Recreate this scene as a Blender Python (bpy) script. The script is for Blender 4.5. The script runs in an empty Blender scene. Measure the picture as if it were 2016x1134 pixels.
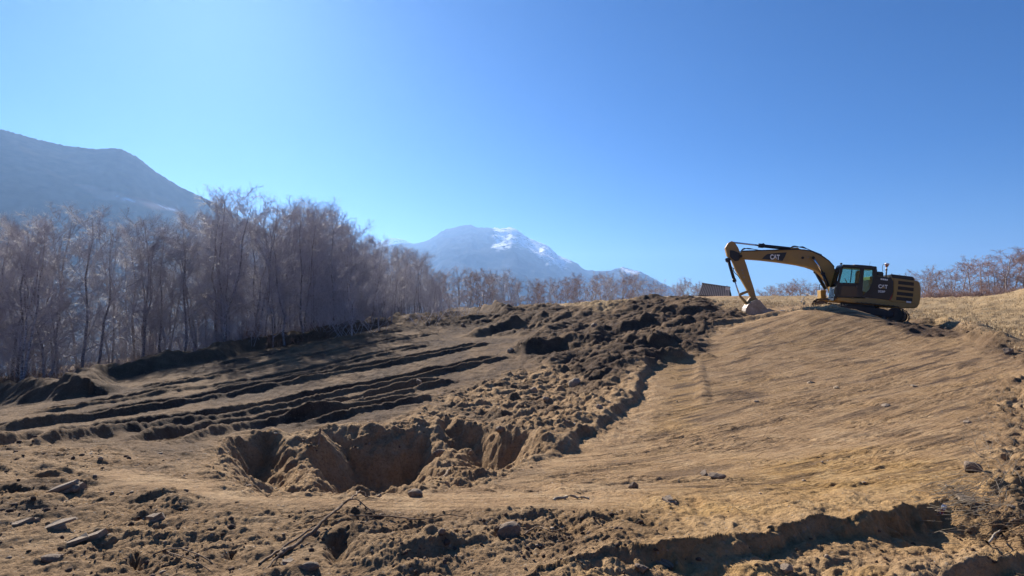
import bpy, math, random
import numpy as np
from mathutils import Vector, Matrix

# ------------------------------------------------------------------ camera, sky, sun, exposure
scene = bpy.context.scene
col = scene.collection
R = math.radians
F_PX, CX, CY, HOR = 1100.0, 1008.0, 567.0, 600.0      # focal length and centre in photograph pixels
PITCH = math.atan((HOR - CY) / F_PX)
EYE = np.array((0.0, 0.0, 1.65))
cam_d = bpy.data.cameras.new('camera')
cam_d.sensor_width = 36.0
cam_d.lens = 36.0 * F_PX / 2016.0
cam_d.clip_start, cam_d.clip_end = 0.05, 60000.0
cam = bpy.data.objects.new('camera', cam_d)
cam.location = EYE
cam.rotation_euler = (math.pi / 2 + PITCH, 0, 0)
col.objects.link(cam)
scene.camera = cam

SUN_AZ, SUN_EL = R(-29.0), R(30.0)                      # azimuth from +Y towards +X
SUN_DIR = Vector((math.sin(SUN_AZ) * math.cos(SUN_EL), math.cos(SUN_AZ) * math.cos(SUN_EL), math.sin(SUN_EL)))
world = bpy.data.worlds.new('World')
scene.world = world
world.use_nodes = True
wn = world.node_tree.nodes
wl = world.node_tree.links
wn.clear()
w_out = wn.new('ShaderNodeOutputWorld')
w_bg = wn.new('ShaderNodeBackground')
w_sky = wn.new('ShaderNodeTexSky')
w_sky.sky_type = 'NISHITA'
w_sky.sun_disc = False
w_sky.sun_elevation = SUN_EL
w_sky.sun_rotation = SUN_AZ
w_sky.altitude = 1500.0
w_sky.air_density = 1.0
w_sky.dust_density = 0.9
w_sky.ozone_density = 5.0
w_bg.inputs['Strength'].default_value = 0.05
w_sat = wn.new('ShaderNodeHueSaturation')                # a clear, dry mountain sky is a deeper blue
w_sat.inputs['Saturation'].default_value = 1.4
wl.new(w_sky.outputs[0], w_sat.inputs['Color'])
w_tint = wn.new('ShaderNodeMixRGB'); w_tint.blend_type = 'MULTIPLY'; w_tint.inputs['Fac'].default_value = 1.0
w_tint.inputs['Color2'].default_value = (0.48, 0.77, 0.94, 1)
wl.new(w_sat.outputs[0], w_tint.inputs['Color1'])
wl.new(w_tint.outputs[0], w_bg.inputs['Color'])
wl.new(w_bg.outputs[0], w_out.inputs['Surface'])
sun_d = bpy.data.lights.new('sun', 'SUN')
sun_d.energy = 5.0
sun_d.angle = R(0.53)
sun_d.color = (1.0, 0.91, 0.79)
sun = bpy.data.objects.new('sun', sun_d)
sun.rotation_euler = SUN_DIR.to_track_quat('Z', 'Y').to_euler()
sun.location = (-20, 30, 40)
col.objects.link(sun)
scene.view_settings.view_transform = 'Standard'
scene.view_settings.look = 'None'
scene.view_settings.exposure = 1.1
scene.view_settings.gamma = 1.0
scene.view_settings.use_curve_mapping = False
scene.cycles.max_bounces = 6
scene.cycles.diffuse_bounces = 3
scene.cycles.volume_bounces = 1
scene.cycles.use_denoising = True

# ------------------------------------------------------------------ helpers
def ray(px, py):
    u, v = (px - CX) / F_PX, (CY - py) / F_PX
    c, s = math.cos(PITCH), math.sin(PITCH)
    return np.array((u, c - v * s, s + v * c))

def at(px, py, d):
    """the point seen at a photograph pixel, d metres ahead of the camera"""
    r = ray(px, py)
    return EYE + r * (d / r[1])

def tag(o, label=None, cat=None, group=None, kind=None):
    if label: o['label'] = label
    if cat: o['category'] = cat
    if group: o['group'] = group
    if kind: o['kind'] = kind
    return o

def empty(name, loc=(0, 0, 0), rot=(0, 0, 0)):
    o = bpy.data.objects.new(name, None)
    o.location = loc
    o.rotation_euler = rot
    o.empty_display_size = 0.2
    col.objects.link(o)
    return o

def mesh_obj(name, verts, faces, mat=None, parent=None, smooth=False):
    me = bpy.data.meshes.new(name)
    me.from_pydata([tuple(map(float, v)) for v in verts], [], faces)
    me.update()
    if smooth:
        me.polygons.foreach_set('use_smooth', np.ones(len(me.polygons), bool))
    if mat: me.materials.append(mat)
    o = bpy.data.objects.new(name, me)
    col.objects.link(o)
    if parent is not None: o.parent = parent
    return o

def np_mesh(name, co, quads=None, tris=None, mat=None, smooth=True):
    """fast mesh from numpy arrays"""
    me = bpy.data.meshes.new(name)
    me.vertices.add(len(co))
    me.vertices.foreach_set('co', np.ascontiguousarray(co, dtype=np.float32).ravel())
    parts, starts, tot = [], [], 0
    for arr in (quads, tris):
        if arr is None or len(arr) == 0: continue
        k = arr.shape[1]
        starts.append(tot + np.arange(len(arr)) * k)
        parts.append(arr.ravel()); tot += arr.size
    idx = np.concatenate(parts).astype(np.int32)
    st = np.concatenate(starts).astype(np.int32)
    me.loops.add(len(idx)); me.loops.foreach_set('vertex_index', idx)
    me.polygons.add(len(st)); me.polygons.foreach_set('loop_start', st)
    me.update(calc_edges=True)
    if smooth: me.polygons.foreach_set('use_smooth', np.ones(len(st), bool))
    if mat: me.materials.append(mat)
    return me

def link_mesh(name, me, parent=None):
    o = bpy.data.objects.new(name, me)
    col.objects.link(o)
    if parent is not None: o.parent = parent
    return o

# --- numpy noise
def _hash(ix, iy, seed):
    h = ix * np.uint32(374761393) + iy * np.uint32(668265263) + np.uint32((seed * 1442695041) & 0xFFFFFFFF)
    h = (h ^ (h >> np.uint32(13))) * np.uint32(1274126177)
    h = (h ^ (h >> np.uint32(16))) * np.uint32(2246822519)
    return h ^ (h >> np.uint32(15))

_ga = np.arange(256) * (2 * math.pi / 256)
_GX, _GY = np.cos(_ga).astype(np.float32), np.sin(_ga).astype(np.float32)
def perlin(x, y, seed=0):
    jx, jy = np.floor(x), np.floor(y)
    fx, fy = (x - jx).astype(np.float32), (y - jy).astype(np.float32)
    ix, iy = jx.astype(np.int64).astype(np.uint32), jy.astype(np.int64).astype(np.uint32)
    ux, uy = fx * fx * fx * (fx * (fx * 6 - 15) + 10), fy * fy * fy * (fy * (fy * 6 - 15) + 10)
    def g(dx, dy):
        k = _hash(ix + np.uint32(dx), iy + np.uint32(dy), seed) & np.uint32(255)
        return _GX[k] * (fx - dx) + _GY[k] * (fy - dy)
    a, b, c, d = g(0, 0), g(1, 0), g(0, 1), g(1, 1)
    return 1.4 * ((a + (b - a) * ux) * (1 - uy) + (c + (d - c) * ux) * uy)

def fbm(x, y, seed=0, octv=4, lac=2.03, gain=0.5):
    s, a, n = 0.0, 1.0, 0.0
    for i in range(octv):
        s = s + a * perlin(x, y, seed + 17 * i); n += a
        x = x * lac + 13.7; y = y * lac - 7.1; a *= gain
    return s / n

def clods(x, y, size, seed, fill=0.7, flat=0.6):
    """height field of half-buried lumps: returns 0..~flat*size"""
    x, y = x / size, y / size
    jx, jy = np.floor(x), np.floor(y)
    fx, fy = (x - jx).astype(np.float32), (y - jy).astype(np.float32)
    ix, iy = jx.astype(np.int64), jy.astype(np.int64)
    best = np.zeros(x.shape, np.float32)
    for dx in (-1, 0, 1):
        for dy in (-1, 0, 1):
            h = _hash((ix + dx).astype(np.uint32), (iy + dy).astype(np.uint32), seed)
            h2 = (h ^ (h >> np.uint32(11))) * np.uint32(2654435761); h2 = h2 ^ (h2 >> np.uint32(14))
            ex = fx - (dx + (h & np.uint32(0xFFFF)) * np.float32(1 / 65536))
            ey = fy - (dy + (h >> np.uint32(16)) * np.float32(1 / 65536))
            r_ = (h2 & np.uint32(0xFFF)) * np.float32(1 / 4096)
            rr = 0.22 + 0.42 * r_ * np.sqrt(r_)
            on = ((h2 >> np.uint32(12)) & np.uint32(0xFF)) * np.float32(1 / 256) < fill
            k = (h2 >> np.uint32(20)) & np.uint32(255)
            ca, sa = _GX[k], _GY[k]
            q = (ex * ca + ey * sa) ** 2 + ((ex * sa - ey * ca) * 1.5) ** 2
            best = np.maximum(best, np.sqrt(np.maximum(rr * rr - q, 0)) * on)
    return best * size * flat

def billow(x, y, seed=0, octv=4, lac=2.1, gain=0.5):
    s, a, n = 0.0, 1.0, 0.0
    for i in range(octv):
        s = s + a * (np.abs(perlin(x, y, seed + 17 * i)) * 2.2 - 0.55); n += a
        x, y = x * lac * 0.86 - y * lac * 0.5 + 3.1, x * lac * 0.5 + y * lac * 0.86 - 7.1; a *= gain
    return s / n

def S(t):
    t = np.clip(t, 0, 1)
    return t * t * (3 - 2 * t)

# --- material helpers
def new_mat(name):
    m = bpy.data.materials.new(name)
    m.use_nodes = True
    nt = m.node_tree
    return m, nt, nt.nodes['Principled BSDF']

def simple_mat(name, color, rough=0.6, metal=0.0, var=0.12, scale=6.0, dirt=None, dirt_amt=0.0, spec=0.4, bump=0.0):
    m, nt, b = new_mat(name)
    N, L = nt.nodes, nt.links
    tc = N.new('ShaderNodeTexCoord')
    nz = N.new('ShaderNodeTexNoise'); nz.inputs['Scale'].default_value = scale; nz.inputs['Detail'].default_value = 5
    L.new(tc.outputs['Object'], nz.inputs['Vector'])
    cr = N.new('ShaderNodeValToRGB')
    cr.color_ramp.elements[0].position = 0.3; cr.color_ramp.elements[1].position = 0.7
    c0 = [max(0, c * (1 - var)) for c in color]; c1 = [min(1, c * (1 + var)) for c in color]
    cr.color_ramp.elements[0].color = (*c0, 1); cr.color_ramp.elements[1].color = (*c1, 1)
    L.new(nz.outputs['Fac'], cr.inputs['Fac'])
    out = cr.outputs['Color']
    if dirt is not None:
        n2 = N.new('ShaderNodeTexNoise'); n2.inputs['Scale'].default_value = scale * 0.35; n2.inputs['Detail'].default_value = 8
        L.new(tc.outputs['Object'], n2.inputs['Vector'])
        mr = N.new('ShaderNodeMapRange'); mr.inputs['From Min'].default_value = 0.35; mr.inputs['From Max'].default_value = 0.75
        mr.inputs['To Max'].default_value = dirt_amt
        L.new(n2.outputs['Fac'], mr.inputs['Value'])
        mx = N.new('ShaderNodeMixRGB'); mx.inputs['Color2'].default_value = (*dirt, 1)
        L.new(mr.outputs[0], mx.inputs['Fac']); L.new(out, mx.inputs['Color1'])
        out = mx.outputs['Color']
    L.new(out, b.inputs['Base Color'])
    b.inputs['Roughness'].default_value = rough
    b.inputs['Metallic'].default_value = metal
    b.inputs['Specular IOR Level'].default_value = spec
    if bump > 0:
        bp = N.new('ShaderNodeBump'); bp.inputs['Strength'].default_value = bump; bp.inputs['Distance'].default_value = 0.02
        L.new(nz.outputs['Fac'], bp.inputs['Height']); L.new(bp.outputs[0], b.inputs['Normal'])
    return m

# ------------------------------------------------------------------ ground: macro shape from survey points (pixel x, pixel y, metres ahead)
CTRL = [
 # foreground
 (0,1134,3.2),(300,1134,3.2),(700,1134,3.2),(1000,1134,3.2),(1300,1134,3.25),(1600,1134,3.3),(1850,1134,3.3),(2016,1134,3.3),
 (0,1020,4.2),(250,1030,4.1),(500,1040,4.0),(800,1050,3.95),(1100,1050,3.95),
 (0,905,6.4),(200,940,5.5),(450,962,5.2),(700,988,4.9),(1000,988,5.0),(1300,988,5.0),(1500,990,4.9),(1700,985,4.95),(1850,960,5.4),
 (2016,1000,4.8),(2016,930,6.2),
 # left working plateau
 (0,868,9.5),(150,872,9.2),(300,880,9.0),(0,835,14.0),(0,805,19.0),(150,830,13.5),(150,785,19.5),(300,830,13.2),(300,770,19.5),(300,735,26),
 (0,795,23.5),(150,757,27.5),(420,855,11.0),(500,853,11.4),(600,850,12.2),(600,800,16.3),(600,740,23.5),(600,700,30),
 (700,832,13.0),(800,790,17),(800,740,22.5),(800,680,32),(800,650,41),(830,815,14.3),
 (1000,700,27),(1000,650,40),(1000,760,20),(950,830,13.8),(1060,862,12.2),
 # wood edge
 (300,722,30),(480,693,34),(640,664,39),(770,634,48),(870,622,56),(1000,620,55),
 # dark spoil heap
 (1040,608,48),(1150,604,44),(1240,596,42),(1330,594,40),(1390,602,38),(1200,640,36),(1100,660,34),(1300,650,33),(1200,700,25),(1100,700,26.5),(1330,690,25.5),
 (1120,750,20.5),(1150,820,14.8),(1430,622,33),
 # bowl floor and graded slope
 (1300,720,22),(1370,720,22),(1330,800,15.6),(1300,860,12.4),(1200,885,11.2),(1050,918,9.6),(1000,935,8.8),(900,955,7.4),
 (1400,660,27.5),(1490,629,32.5),(1600,604,29.8),(1650,602,29.5),(1700,613,29.2),(1745,631,28.8),(1785,641,28.4),(1500,700,22.3),(1650,680,23.5),(1800,680,22),
 (1500,800,14.6),(1700,800,13.4),(1650,740,18),(1850,750,15.5),(1900,800,11.8),(1400,900,9.6),(1600,900,8.9),(1800,900,7.9),(1200,950,7.2),(1400,955,6.6),(1600,955,6.4),(1800,940,6.2),
 (1900,655,23.5),(2016,700,17.5),(1950,760,13.6),(2016,800,11.2),(1940,860,9.0),
 # meadow behind
 (1100,603,80),(1250,590,88),(1400,583,82),(1550,583,80),(1450,600,48),(1550,600,44),(1650,592,46),(1850,632,34),(2016,660,28),(2016,620,45),(1850,600,52),(1830,580,88),(2016,572,82),(1930,576,86),
 (1250,600,60),(1000,613,75),(900,618,82),(880,625,100),(1000,610,110),
 # wood floor, falling to the left
 (0,772,30),(150,740,34),(300,712,38),(480,685,42),(640,656,50),(770,636,62),(0,745,45),(200,715,52),(480,690,62),(700,660,85),
]
EXTRA = [ # x, y, z outside the picture
 (0,0.7,0.0),(-3,0.8,0.05),(3,0.8,-0.1),(-2,-2,0.0),(2,-2,0.0),(-6,0,0.2),(6,0,-0.1),(-12,2,-0.3),(12,3,0.3),(-26,6,-2.0),(24,6,0.9),(-45,20,-6),(50,20,3),(40,40,3.5),(-60,60,-12),
 (-8,3,0.0),(8,3.2,0.1),(-16,8,-1.0),(14,7.5,0.4),(0,-12,0.2),(15,-12,1.5),(-15,-12,-1.0),
]
cp = np.array([at(*c) for c in CTRL] + [np.array(e, float) for e in EXTRA])

def feat(x, y):
    # survey coordinates: bearing and log range, so that near and far are sampled alike
    r = np.sqrt(x * x + y * y) + 0.8
    return np.arctan2(x, y) * 1.15, np.log(r)
ca, cr_ = feat(cp[:, 0], cp[:, 1])
def _phi(d2): return 0.5 * d2 * np.log(d2 + 1e-12)
n_c = len(cp)
K = _phi((ca[:, None] - ca[None]) ** 2 + (cr_[:, None] - cr_[None]) ** 2) + np.eye(n_c) * 0.0015
Pm = np.stack([np.ones(n_c), ca, cr_], 1)
A = np.zeros((n_c + 3, n_c + 3)); A[:n_c, :n_c] = K; A[:n_c, n_c:] = Pm; A[n_c:, :n_c] = Pm.T
# interpolate z divided by range so near ground is as exact in angle as far ground
scl = np.sqrt(cp[:, 0] ** 2 + cp[:, 1] ** 2) + 2.0
sol = np.linalg.solve(A, np.concatenate([(cp[:, 2] - EYE[2]) / scl, np.zeros(3)]))

def base_z(x, y):
    x = np.asarray(x, float); y = np.asarray(y, float)
    shp = x.shape; x = x.ravel(); y = y.ravel()
    out = np.empty(len(x))
    for i in range(0, len(x), 40000):
        xa, xr = feat(x[i:i + 40000], y[i:i + 40000])
        d2 = (xa[:, None] - ca[None]) ** 2 + (xr[:, None] - cr_[None]) ** 2
        v = _phi(d2) @ sol[:n_c] + sol[n_c] + xa * sol[n_c + 1] + xr * sol[n_c + 2]
        out[i:i + 40000] = v * (np.hypot(x[i:i + 40000], y[i:i + 40000]) + 2.0) + EYE[2]
    return out.reshape(shp)

def far_z(x, y):
    """the hillside beyond the survey: falls left and ahead into the valley, stays high to the right"""
    r = np.hypot(x, y); a = np.arctan2(x, y)
    side = S((a + 0.1) / 1.1)                        # 0 left/ahead, 1 right
    drop = -0.20 * np.maximum(r - 80, 0) * (1 - side) - 0.13 * np.maximum(r - 100, 0) * side
    rear = S((np.abs(a) - 1.6) / 0.8)
    drop = drop * (1 - rear) + rear * 0.05 * np.maximum(r - 60, 0)
    return np.maximum(drop, -330.0) + 20 * fbm(x / 400, y / 400, 5, 3) * S((r - 200) / 800)

_gr = np.exp(np.linspace(math.log(2.5), math.log(130), 700))
def G(px, py):
    """where the line of sight of a photograph pixel meets the surveyed ground"""
    r = ray(px, py)
    t = _gr / math.hypot(r[0], r[1])
    p = EYE[None] + r[None] * t[:, None]
    below = p[:, 2] < base_z(p[:, 0], p[:, 1])
    k = int(np.argmax(below)) if below.any() else len(t) - 1
    return p[k]
_gcache = {}
def GW(pts):
    out = []
    for p in pts:
        if p not in _gcache: _gcache[p] = G(*p)
        out.append(_gcache[p])
    return np.array(out)

# polar sheet, dense where the photograph looks
ang_in = np.linspace(R(-46), R(46), 820)
ang_out = R(46) + (R(360 - 92)) * (np.linspace(0, 1, 90)[1:-1])
ang = np.concatenate([ang_in, ang_out])
rad = np.concatenate([np.exp(np.linspace(math.log(0.5), math.log(2.6), 36))[:-1],
                      np.exp(np.linspace(math.log(2.6), math.log(13), 500))[:-1],
                      np.exp(np.linspace(math.log(13), math.log(48), 380))[:-1],
                      np.exp(np.linspace(math.log(48), math.log(160), 110))[:-1],
                      np.exp(np.linspace(math.log(160), math.log(9000), 50))])
NA, NR = len(ang), len(rad)
AA, RR = np.meshgrid(ang, rad)
X, Y = RR * np.sin(AA), RR * np.cos(AA)

def poly_dist(x, y, P, closed=False):
    """distance to a polyline, side sign (+ left of travel), running length"""
    n = len(P)
    best = np.full(x.shape, 1e9); sg = np.ones(x.shape); run = np.zeros(x.shape); L0 = 0.0
    for i in range(n if closed else n - 1):
        a, b = P[i], P[(i + 1) % n]
        dx, dy = b[0] - a[0], b[1] - a[1]; L = math.hypot(dx, dy) + 1e-9
        t = np.clip(((x - a[0]) * dx + (y - a[1]) * dy) / (L * L), 0, 1)
        ex, ey = x - a[0] - t * dx, y - a[1] - t * dy
        d = np.hypot(ex, ey); m = d < best
        best = np.where(m, d, best)
        sg = np.where(m, np.sign(dx * (y - a[1]) - dy * (x - a[0])), sg)
        run = np.where(m, L0 + t * L, run); L0 += L
    return best, sg, run, L0

def smooth_poly(P, k=6):
    P = np.asarray(P)[:, :2]
    out = []
    n = len(P)
    for i in range(n - 1):
        p0, p1, p2, p3 = P[max(i - 1, 0)], P[i], P[i + 1], P[min(i + 2, n - 1)]
        for j in range(k):
            t = j / k
            out.append(0.5 * ((2 * p1) + (p2 - p0) * t + (2 * p0 - 5 * p1 + 4 * p2 - p3) * t * t + (3 * p1 - p0 - 3 * p2 + p3) * t ** 3))
    out.append(P[-1])
    return np.array(out)

def inside(x, y, P):
    c = np.zeros(x.shape, bool); n = len(P)
    for i in range(n):
        a, b = P[i], P[(i + 1) % n]
        cond = ((a[1] > y) != (b[1] > y))
        xi = (b[0] - a[0]) * (y - a[1]) / ((b[1] - a[1]) if abs(b[1] - a[1]) > 1e-9 else 1e-9) + a[0]
        c ^= cond & (x < xi)
    return c

def local(P, pad):
    lo, hi = P[:, :2].min(0) - pad, P[:, :2].max(0) + pad
    return (X > lo[0]) & (X < hi[0]) & (Y > lo[1]) & (Y < hi[1])

def region(px_poly, soft=0.5, wob=0.0, rel=0.0):
    """soft membership (0..1) of a ground polygon; rel: softness as a share of range"""
    P = GW(px_poly)[:, :2]
    W = np.zeros(X.shape)
    m = local(P, 4 * soft + 4)
    x, y = X[m], Y[m]
    if wob:
        x = x + wob * WOBX[m]; y = y + wob * WOBY[m]
    d, _, _, _ = poly_dist(x, y, P, True)
    sd = np.where(inside(x, y, P), d, -d)
    sf = soft + rel * np.hypot(x, y)
    W[m] = S(0.5 + 0.5 * sd / sf)
    return W

WOBX, WOBY = fbm(X / 1.3, Y / 1.3, 101, 4), fbm(X / 1.3, Y / 1.3, 202, 4)
_ci = np.unique(np.concatenate([np.arange(0, len(ang_in), 5), np.arange(len(ang_in) - 1, NA)])); _ri = np.unique(np.concatenate([np.arange(0, NR, 4), [NR - 1]]))
Zc = base_z(X[np.ix_(_ri, _ci)], Y[np.ix_(_ri, _ci)])
_lr = np.log(rad)
Zc = np.stack([np.interp(ang, ang[_ci], row) for row in Zc])
_k = np.clip(np.searchsorted(_lr[_ri], _lr, side='right') - 1, 0, len(_ri) - 2)
_f = ((_lr - _lr[_ri][_k]) / (_lr[_ri][_k + 1] - _lr[_ri][_k]))[:, None]
Z = Zc[_k] * (1 - _f) + Zc[_k + 1] * _f
bl = S((RR - 85) / 70) * 1.0
offs = S((np.abs(np.where(AA > math.pi, AA - 2 * math.pi, AA)) - R(60)) / R(30))
Z = Z * (1 - bl) + (far_z(X, Y) + 1.0) * bl

def ridge(px, amp, wl_, wr_, wob=0.25, taper=0.15, pw=1.0):
    """bank along a line; wl_/wr_ are its half widths left and right of travel"""
    P = smooth_poly(GW(px))
    m = local(P, max(wl_, wr_) * 1.6)
    x, y = X[m] + wob * WOBX[m], Y[m] + wob * WOBY[m]
    d, sg, run, L = poly_dist(x, y, P)
    w = np.where(sg > 0, wl_, wr_)
    e = S(run / (taper * L + 1e-6)) * S((L - run) / (taper * L + 1e-6)) if taper > 0 else 1.0
    h = amp * (1 - S(d / w)) ** pw * e
    Z[m] += h * (0.85 + 0.5 * WOBX[m])
    return m

def carve(px, depth, w, wob=0.2):
    P = GW(px)[:, :2]
    m = local(P, 1.5)
    x, y = X[m] + wob * WOBX[m] + 0.035 * billow(X[m] / 0.35, Y[m] / 0.35, 88, 3), Y[m] + wob * WOBY[m] + 0.035 * billow(X[m] / 0.35, Y[m] / 0.35, 89, 3)
    d, _, _, _ = poly_dist(x, y, P, True)
    sd = np.where(inside(x, y, P), d, -0.001)
    Z[m] -= depth * S(sd / w) * (1 + 0.25 * WOBY[m])

def scoop(px, near_px, depth, w, ramp, wob=0.12):
    """hollow dug with the bucket: steep far face, floor running up gently to its near side"""
    P = GW(px)[:, :2]; Q = smooth_poly(GW(near_px))
    m = local(P, 1.5)
    x, y = X[m] + wob * WOBX[m] + 0.035 * billow(X[m] / 0.35, Y[m] / 0.35, 88, 3), Y[m] + wob * WOBY[m] + 0.035 * billow(X[m] / 0.35, Y[m] / 0.35, 89, 3)
    d, _, _, _ = poly_dist(x, y, P, True)
    sd = np.where(inside(x, y, P), d, -0.001)
    dn, _, _, _ = poly_dist(x, y, Q)
    Z[m] -= depth * S(sd / w) * np.clip(dn / ramp, 0, 1) ** 0.9

# --- ground regions (each follows the ground it lies on)
RG = {}
RG['dark'] = region([(1000,612),(1100,606),(1230,594),(1340,590),(1420,612),(1480,625),(1400,655),(1380,700),(1280,725),(1200,760),(1120,735),(1050,710),(1000,690),(1060,660),(960,660),(990,640),(790,640),(770,630),(880,616)], 0.7, 0.9)
RG['dark2'] = region([(1740,640),(1790,632),(1850,640),(1920,660),(2016,690),(2040,720),(1990,715),(1900,665),(1820,662)], 0.5, 0.6)
RG['rimR'] = region([(1960,750),(2040,740),(2060,1000),(2016,1080),(1900,1010),(1850,985),(1850,960),(1930,930),(1960,860),(1940,800)], 0.35, 0.5)
RG['slope'] = region([(1390,690),(1430,650),(1490,632),(1600,608),(1700,618),(1790,640),(1900,668),(2016,720),(1960,780),(1930,860),(1900,930),(1820,965),(1600,975),(1300,975),(1000,950),(1060,915),(1230,870),(1300,800),(1290,725),(1360,715)], 0.5, 0.3)
RG['ochre'] = region([(1250,1000),(1400,960),(1500,905),(1700,890),(1900,905),(1880,960),(1780,985),(1500,1045),(1300,1075)], 0.9, 0.6)
RG['ochre2'] = region([(1310,715),(1350,705),(1375,760),(1380,800),(1350,850),(1280,850),(1310,790)], 0.6, 0.3)
RG['path'] = region([(180,925),(250,930),(450,950),(700,975),(1000,968),(1250,975),(1250,1000),(1000,1003),(720,1003),(450,985),(230,950)], 0.16, 0.1)
RG['rubble'] = region([(870,770),(1000,735),(1100,720),(1230,740),(1240,790),(1150,870),(1060,880),(1000,845),(850,800)], 0.8, 0.6)
RG['tongue'] = region([(865,845),(960,885),(1010,930),(940,958),(830,982),(805,962),(850,900)], 0.4, 0.3)
RG['fore'] = region([(-200,1300),(-200,866),(0,866),(150,880),(300,900),(330,925),(190,925),(215,950),(450,985),(720,1005),(1000,1005),(1300,1000),(1330,1070),(1050,1134),(1000,1300)], 0.25, 0.2)
RG['foreR'] = region([(1000,1300),(1050,1134),(1330,1085),(1500,1065),(1760,1020),(1860,1000),(2200,1080),(2200,1300)], 0.12, 0.1)
RG['litter'] = region([(-300,800),(0,788),(150,755),(300,718),(480,688),(640,660),(770,630),(860,618),(900,612),(900,606),(640,648),(300,690),(0,730),(-300,740)], 0.8, 0.6)
meadow_line = smooth_poly(GW([(1000,611),(1130,605),(1240,594),(1340,589),(1430,612),(1500,606),(1600,598),(1740,622),(1850,645),(1930,662),(2016,682),(2150,720)]))
d_, sg_, _, _ = poly_dist(X + 0.6 * WOBX, Y + 0.6 * WOBY, meadow_line)
RG['grass'] = S(0.5 + 0.5 * np.where(sg_ > 0, d_, -d_) / 0.8) * (AA < R(100)) * (AA > R(-6))
woodside = (AA < R(3)) | (AA > R(180))
RG['litter'] = np.maximum(RG['litter'], S((RR - 62) / 20) * woodside)

# --- banks, cuts and pits
ridge([(-300,800),(0,792),(200,752),(400,712),(480,692),(640,664),(780,634)], 0.85, 2.0, 1.0, 0.5, 0.02)
ridge([(770,636),(830,624),(900,621),(1000,621),(1060,614)], 0.75, 1.6, 0.8, 0.35, 0.05)
carve([(415,905),(440,868),(500,855),(600,862),(700,842),(840,818),(940,836),(1050,866),(1075,890),(1010,930),(930,940),(815,966),(700,982),(560,972),(440,955)], 0.38, 1.3, 0.35)
scoop([(405,915),(415,885),(445,864),(500,853),(555,860),(592,880),(632,925),(660,975),(560,978),(430,962)], [(405,915),(430,962),(560,978),(660,982)], 0.72, 0.75, 2.6, 0.3)
scoop([(590,872),(640,846),(690,838),(760,838),(840,828),(885,856),(880,905),(825,966),(745,986),(690,986),(650,940)], [(650,970),(690,986),(745,986),(825,966)], 0.8, 0.95, 3.0, 0.5)
carve([(838,806),(930,832),(1000,850),(1056,862),(1082,886),(1050,914),(1005,936),(960,915),(905,872),(860,838)], 0.62, 0.75, 0.5)
ridge([(1284,712),(1262,745),(1238,790),(1190,830),(1130,868),(1078,895),(1045,914)], 0.26, 0.3, 3.0, 0.5, 0.1)   # spoil beside the bowl floor
ridge([(560,858),(600,890),(650,945),(690,985)], 0.05, 0.4, 0.5, 0.1, 0.1)
ridge([(1045,698),(1090,690),(1150,684)], 0.5, 3.0, 0.6, 0.5, 0.3)
ridge([(1165,694),(1190,672),(1215,668)], 0.6, 3.0, 0.7, 0.5, 0.3)
ridge([(1195,660),(1260,648),(1340,640)], 0.55, 3.0, 0.8, 0.6, 0.3)
ridge([(1260,630),(1330,624),(1400,622)], 0.5, 2.6, 0.7, 0.6, 0.3)
ridge([(1250,700),(1275,690),(1290,700)], 0.55, 2.4, 0.7, 0.5, 0.3)
ridge([(930,665),(980,655),(1050,640)], 0.6, 1.5, 0.6, 0.4, 0.2)
ridge([(1380,652),(1430,640),(1490,628),(1560,614)], 0.3, 0.7, 0.5, 0.2, 0.15)
ridge([(1375,705),(1378,740),(1385,780),(1370,815)], 0.08, 0.3, 0.3, 0.12, 0.2)        # windrow at the slope's foot
ridge([(1795,638),(1830,640),(1870,648),(1920,660),(2000,690)], 0.4, 0.9, 0.6, 0.4, 0.1)
# ledge near the camera: upper shelf, lower near ground
P = smooth_poly(GW([(1000,1150),(1150,1112),(1350,1078),(1500,1056),(1650,1026),(1760,1000),(1850,985)]))
m = local(P, 2.0)
d_, sg_, run_, L_ = poly_dist(X[m] + 0.16 * WOBX[m] + 0.06 * perlin(X[m] / 0.12, Y[m] / 0.12, 8), Y[m] + 0.16 * WOBY[m] + 0.06 * perlin(X[m] / 0.12, Y[m] / 0.12, 18), P)
lh = 0.085 + 0.10 * np.exp(-((run_ - L_ * 0.88) / 0.7) ** 2) + 0.05 * perlin(run_ / 0.5, d_ * 0 + 3.3, 9)
Z[m] -= lh * S(d_ / 0.10) * (sg_ < 0) * (1 - S((d_ - 0.30) / 0.8)) * S(run_ / 1.3) * S((L_ - run_) / 0.3)
Z[m] += 0.03 * (1 - S(d_ / 0.3)) * (sg_ > 0)
P = smooth_poly(GW([(1840,1126),(1900,1112),(1960,1098),(2016,1085),(2080,1080)]))
m = local(P, 1.0)
d_, sg_, run_, L_ = poly_dist(X[m] + 0.1 * WOBX[m], Y[m] + 0.1 * WOBY[m], P)
Z[m] -= 0.13 * S(d_ / 0.1) * (sg_ < 0) * (1 - S((d_ - 0.2) / 0.5)) * S(run_ / 0.2)
carve([(625,1095),(640,1060),(690,1040),(715,1060),(700,1105),(650,1115)], 0.10, 0.14, 0.05)
carve([(240,1105),(265,1075),(290,1075),(290,1105)], 0.12, 0.08, 0.03)
carve([(425,1098),(440,1075),(470,1070),(470,1095)], 0.12, 0.08, 0.03)

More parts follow.
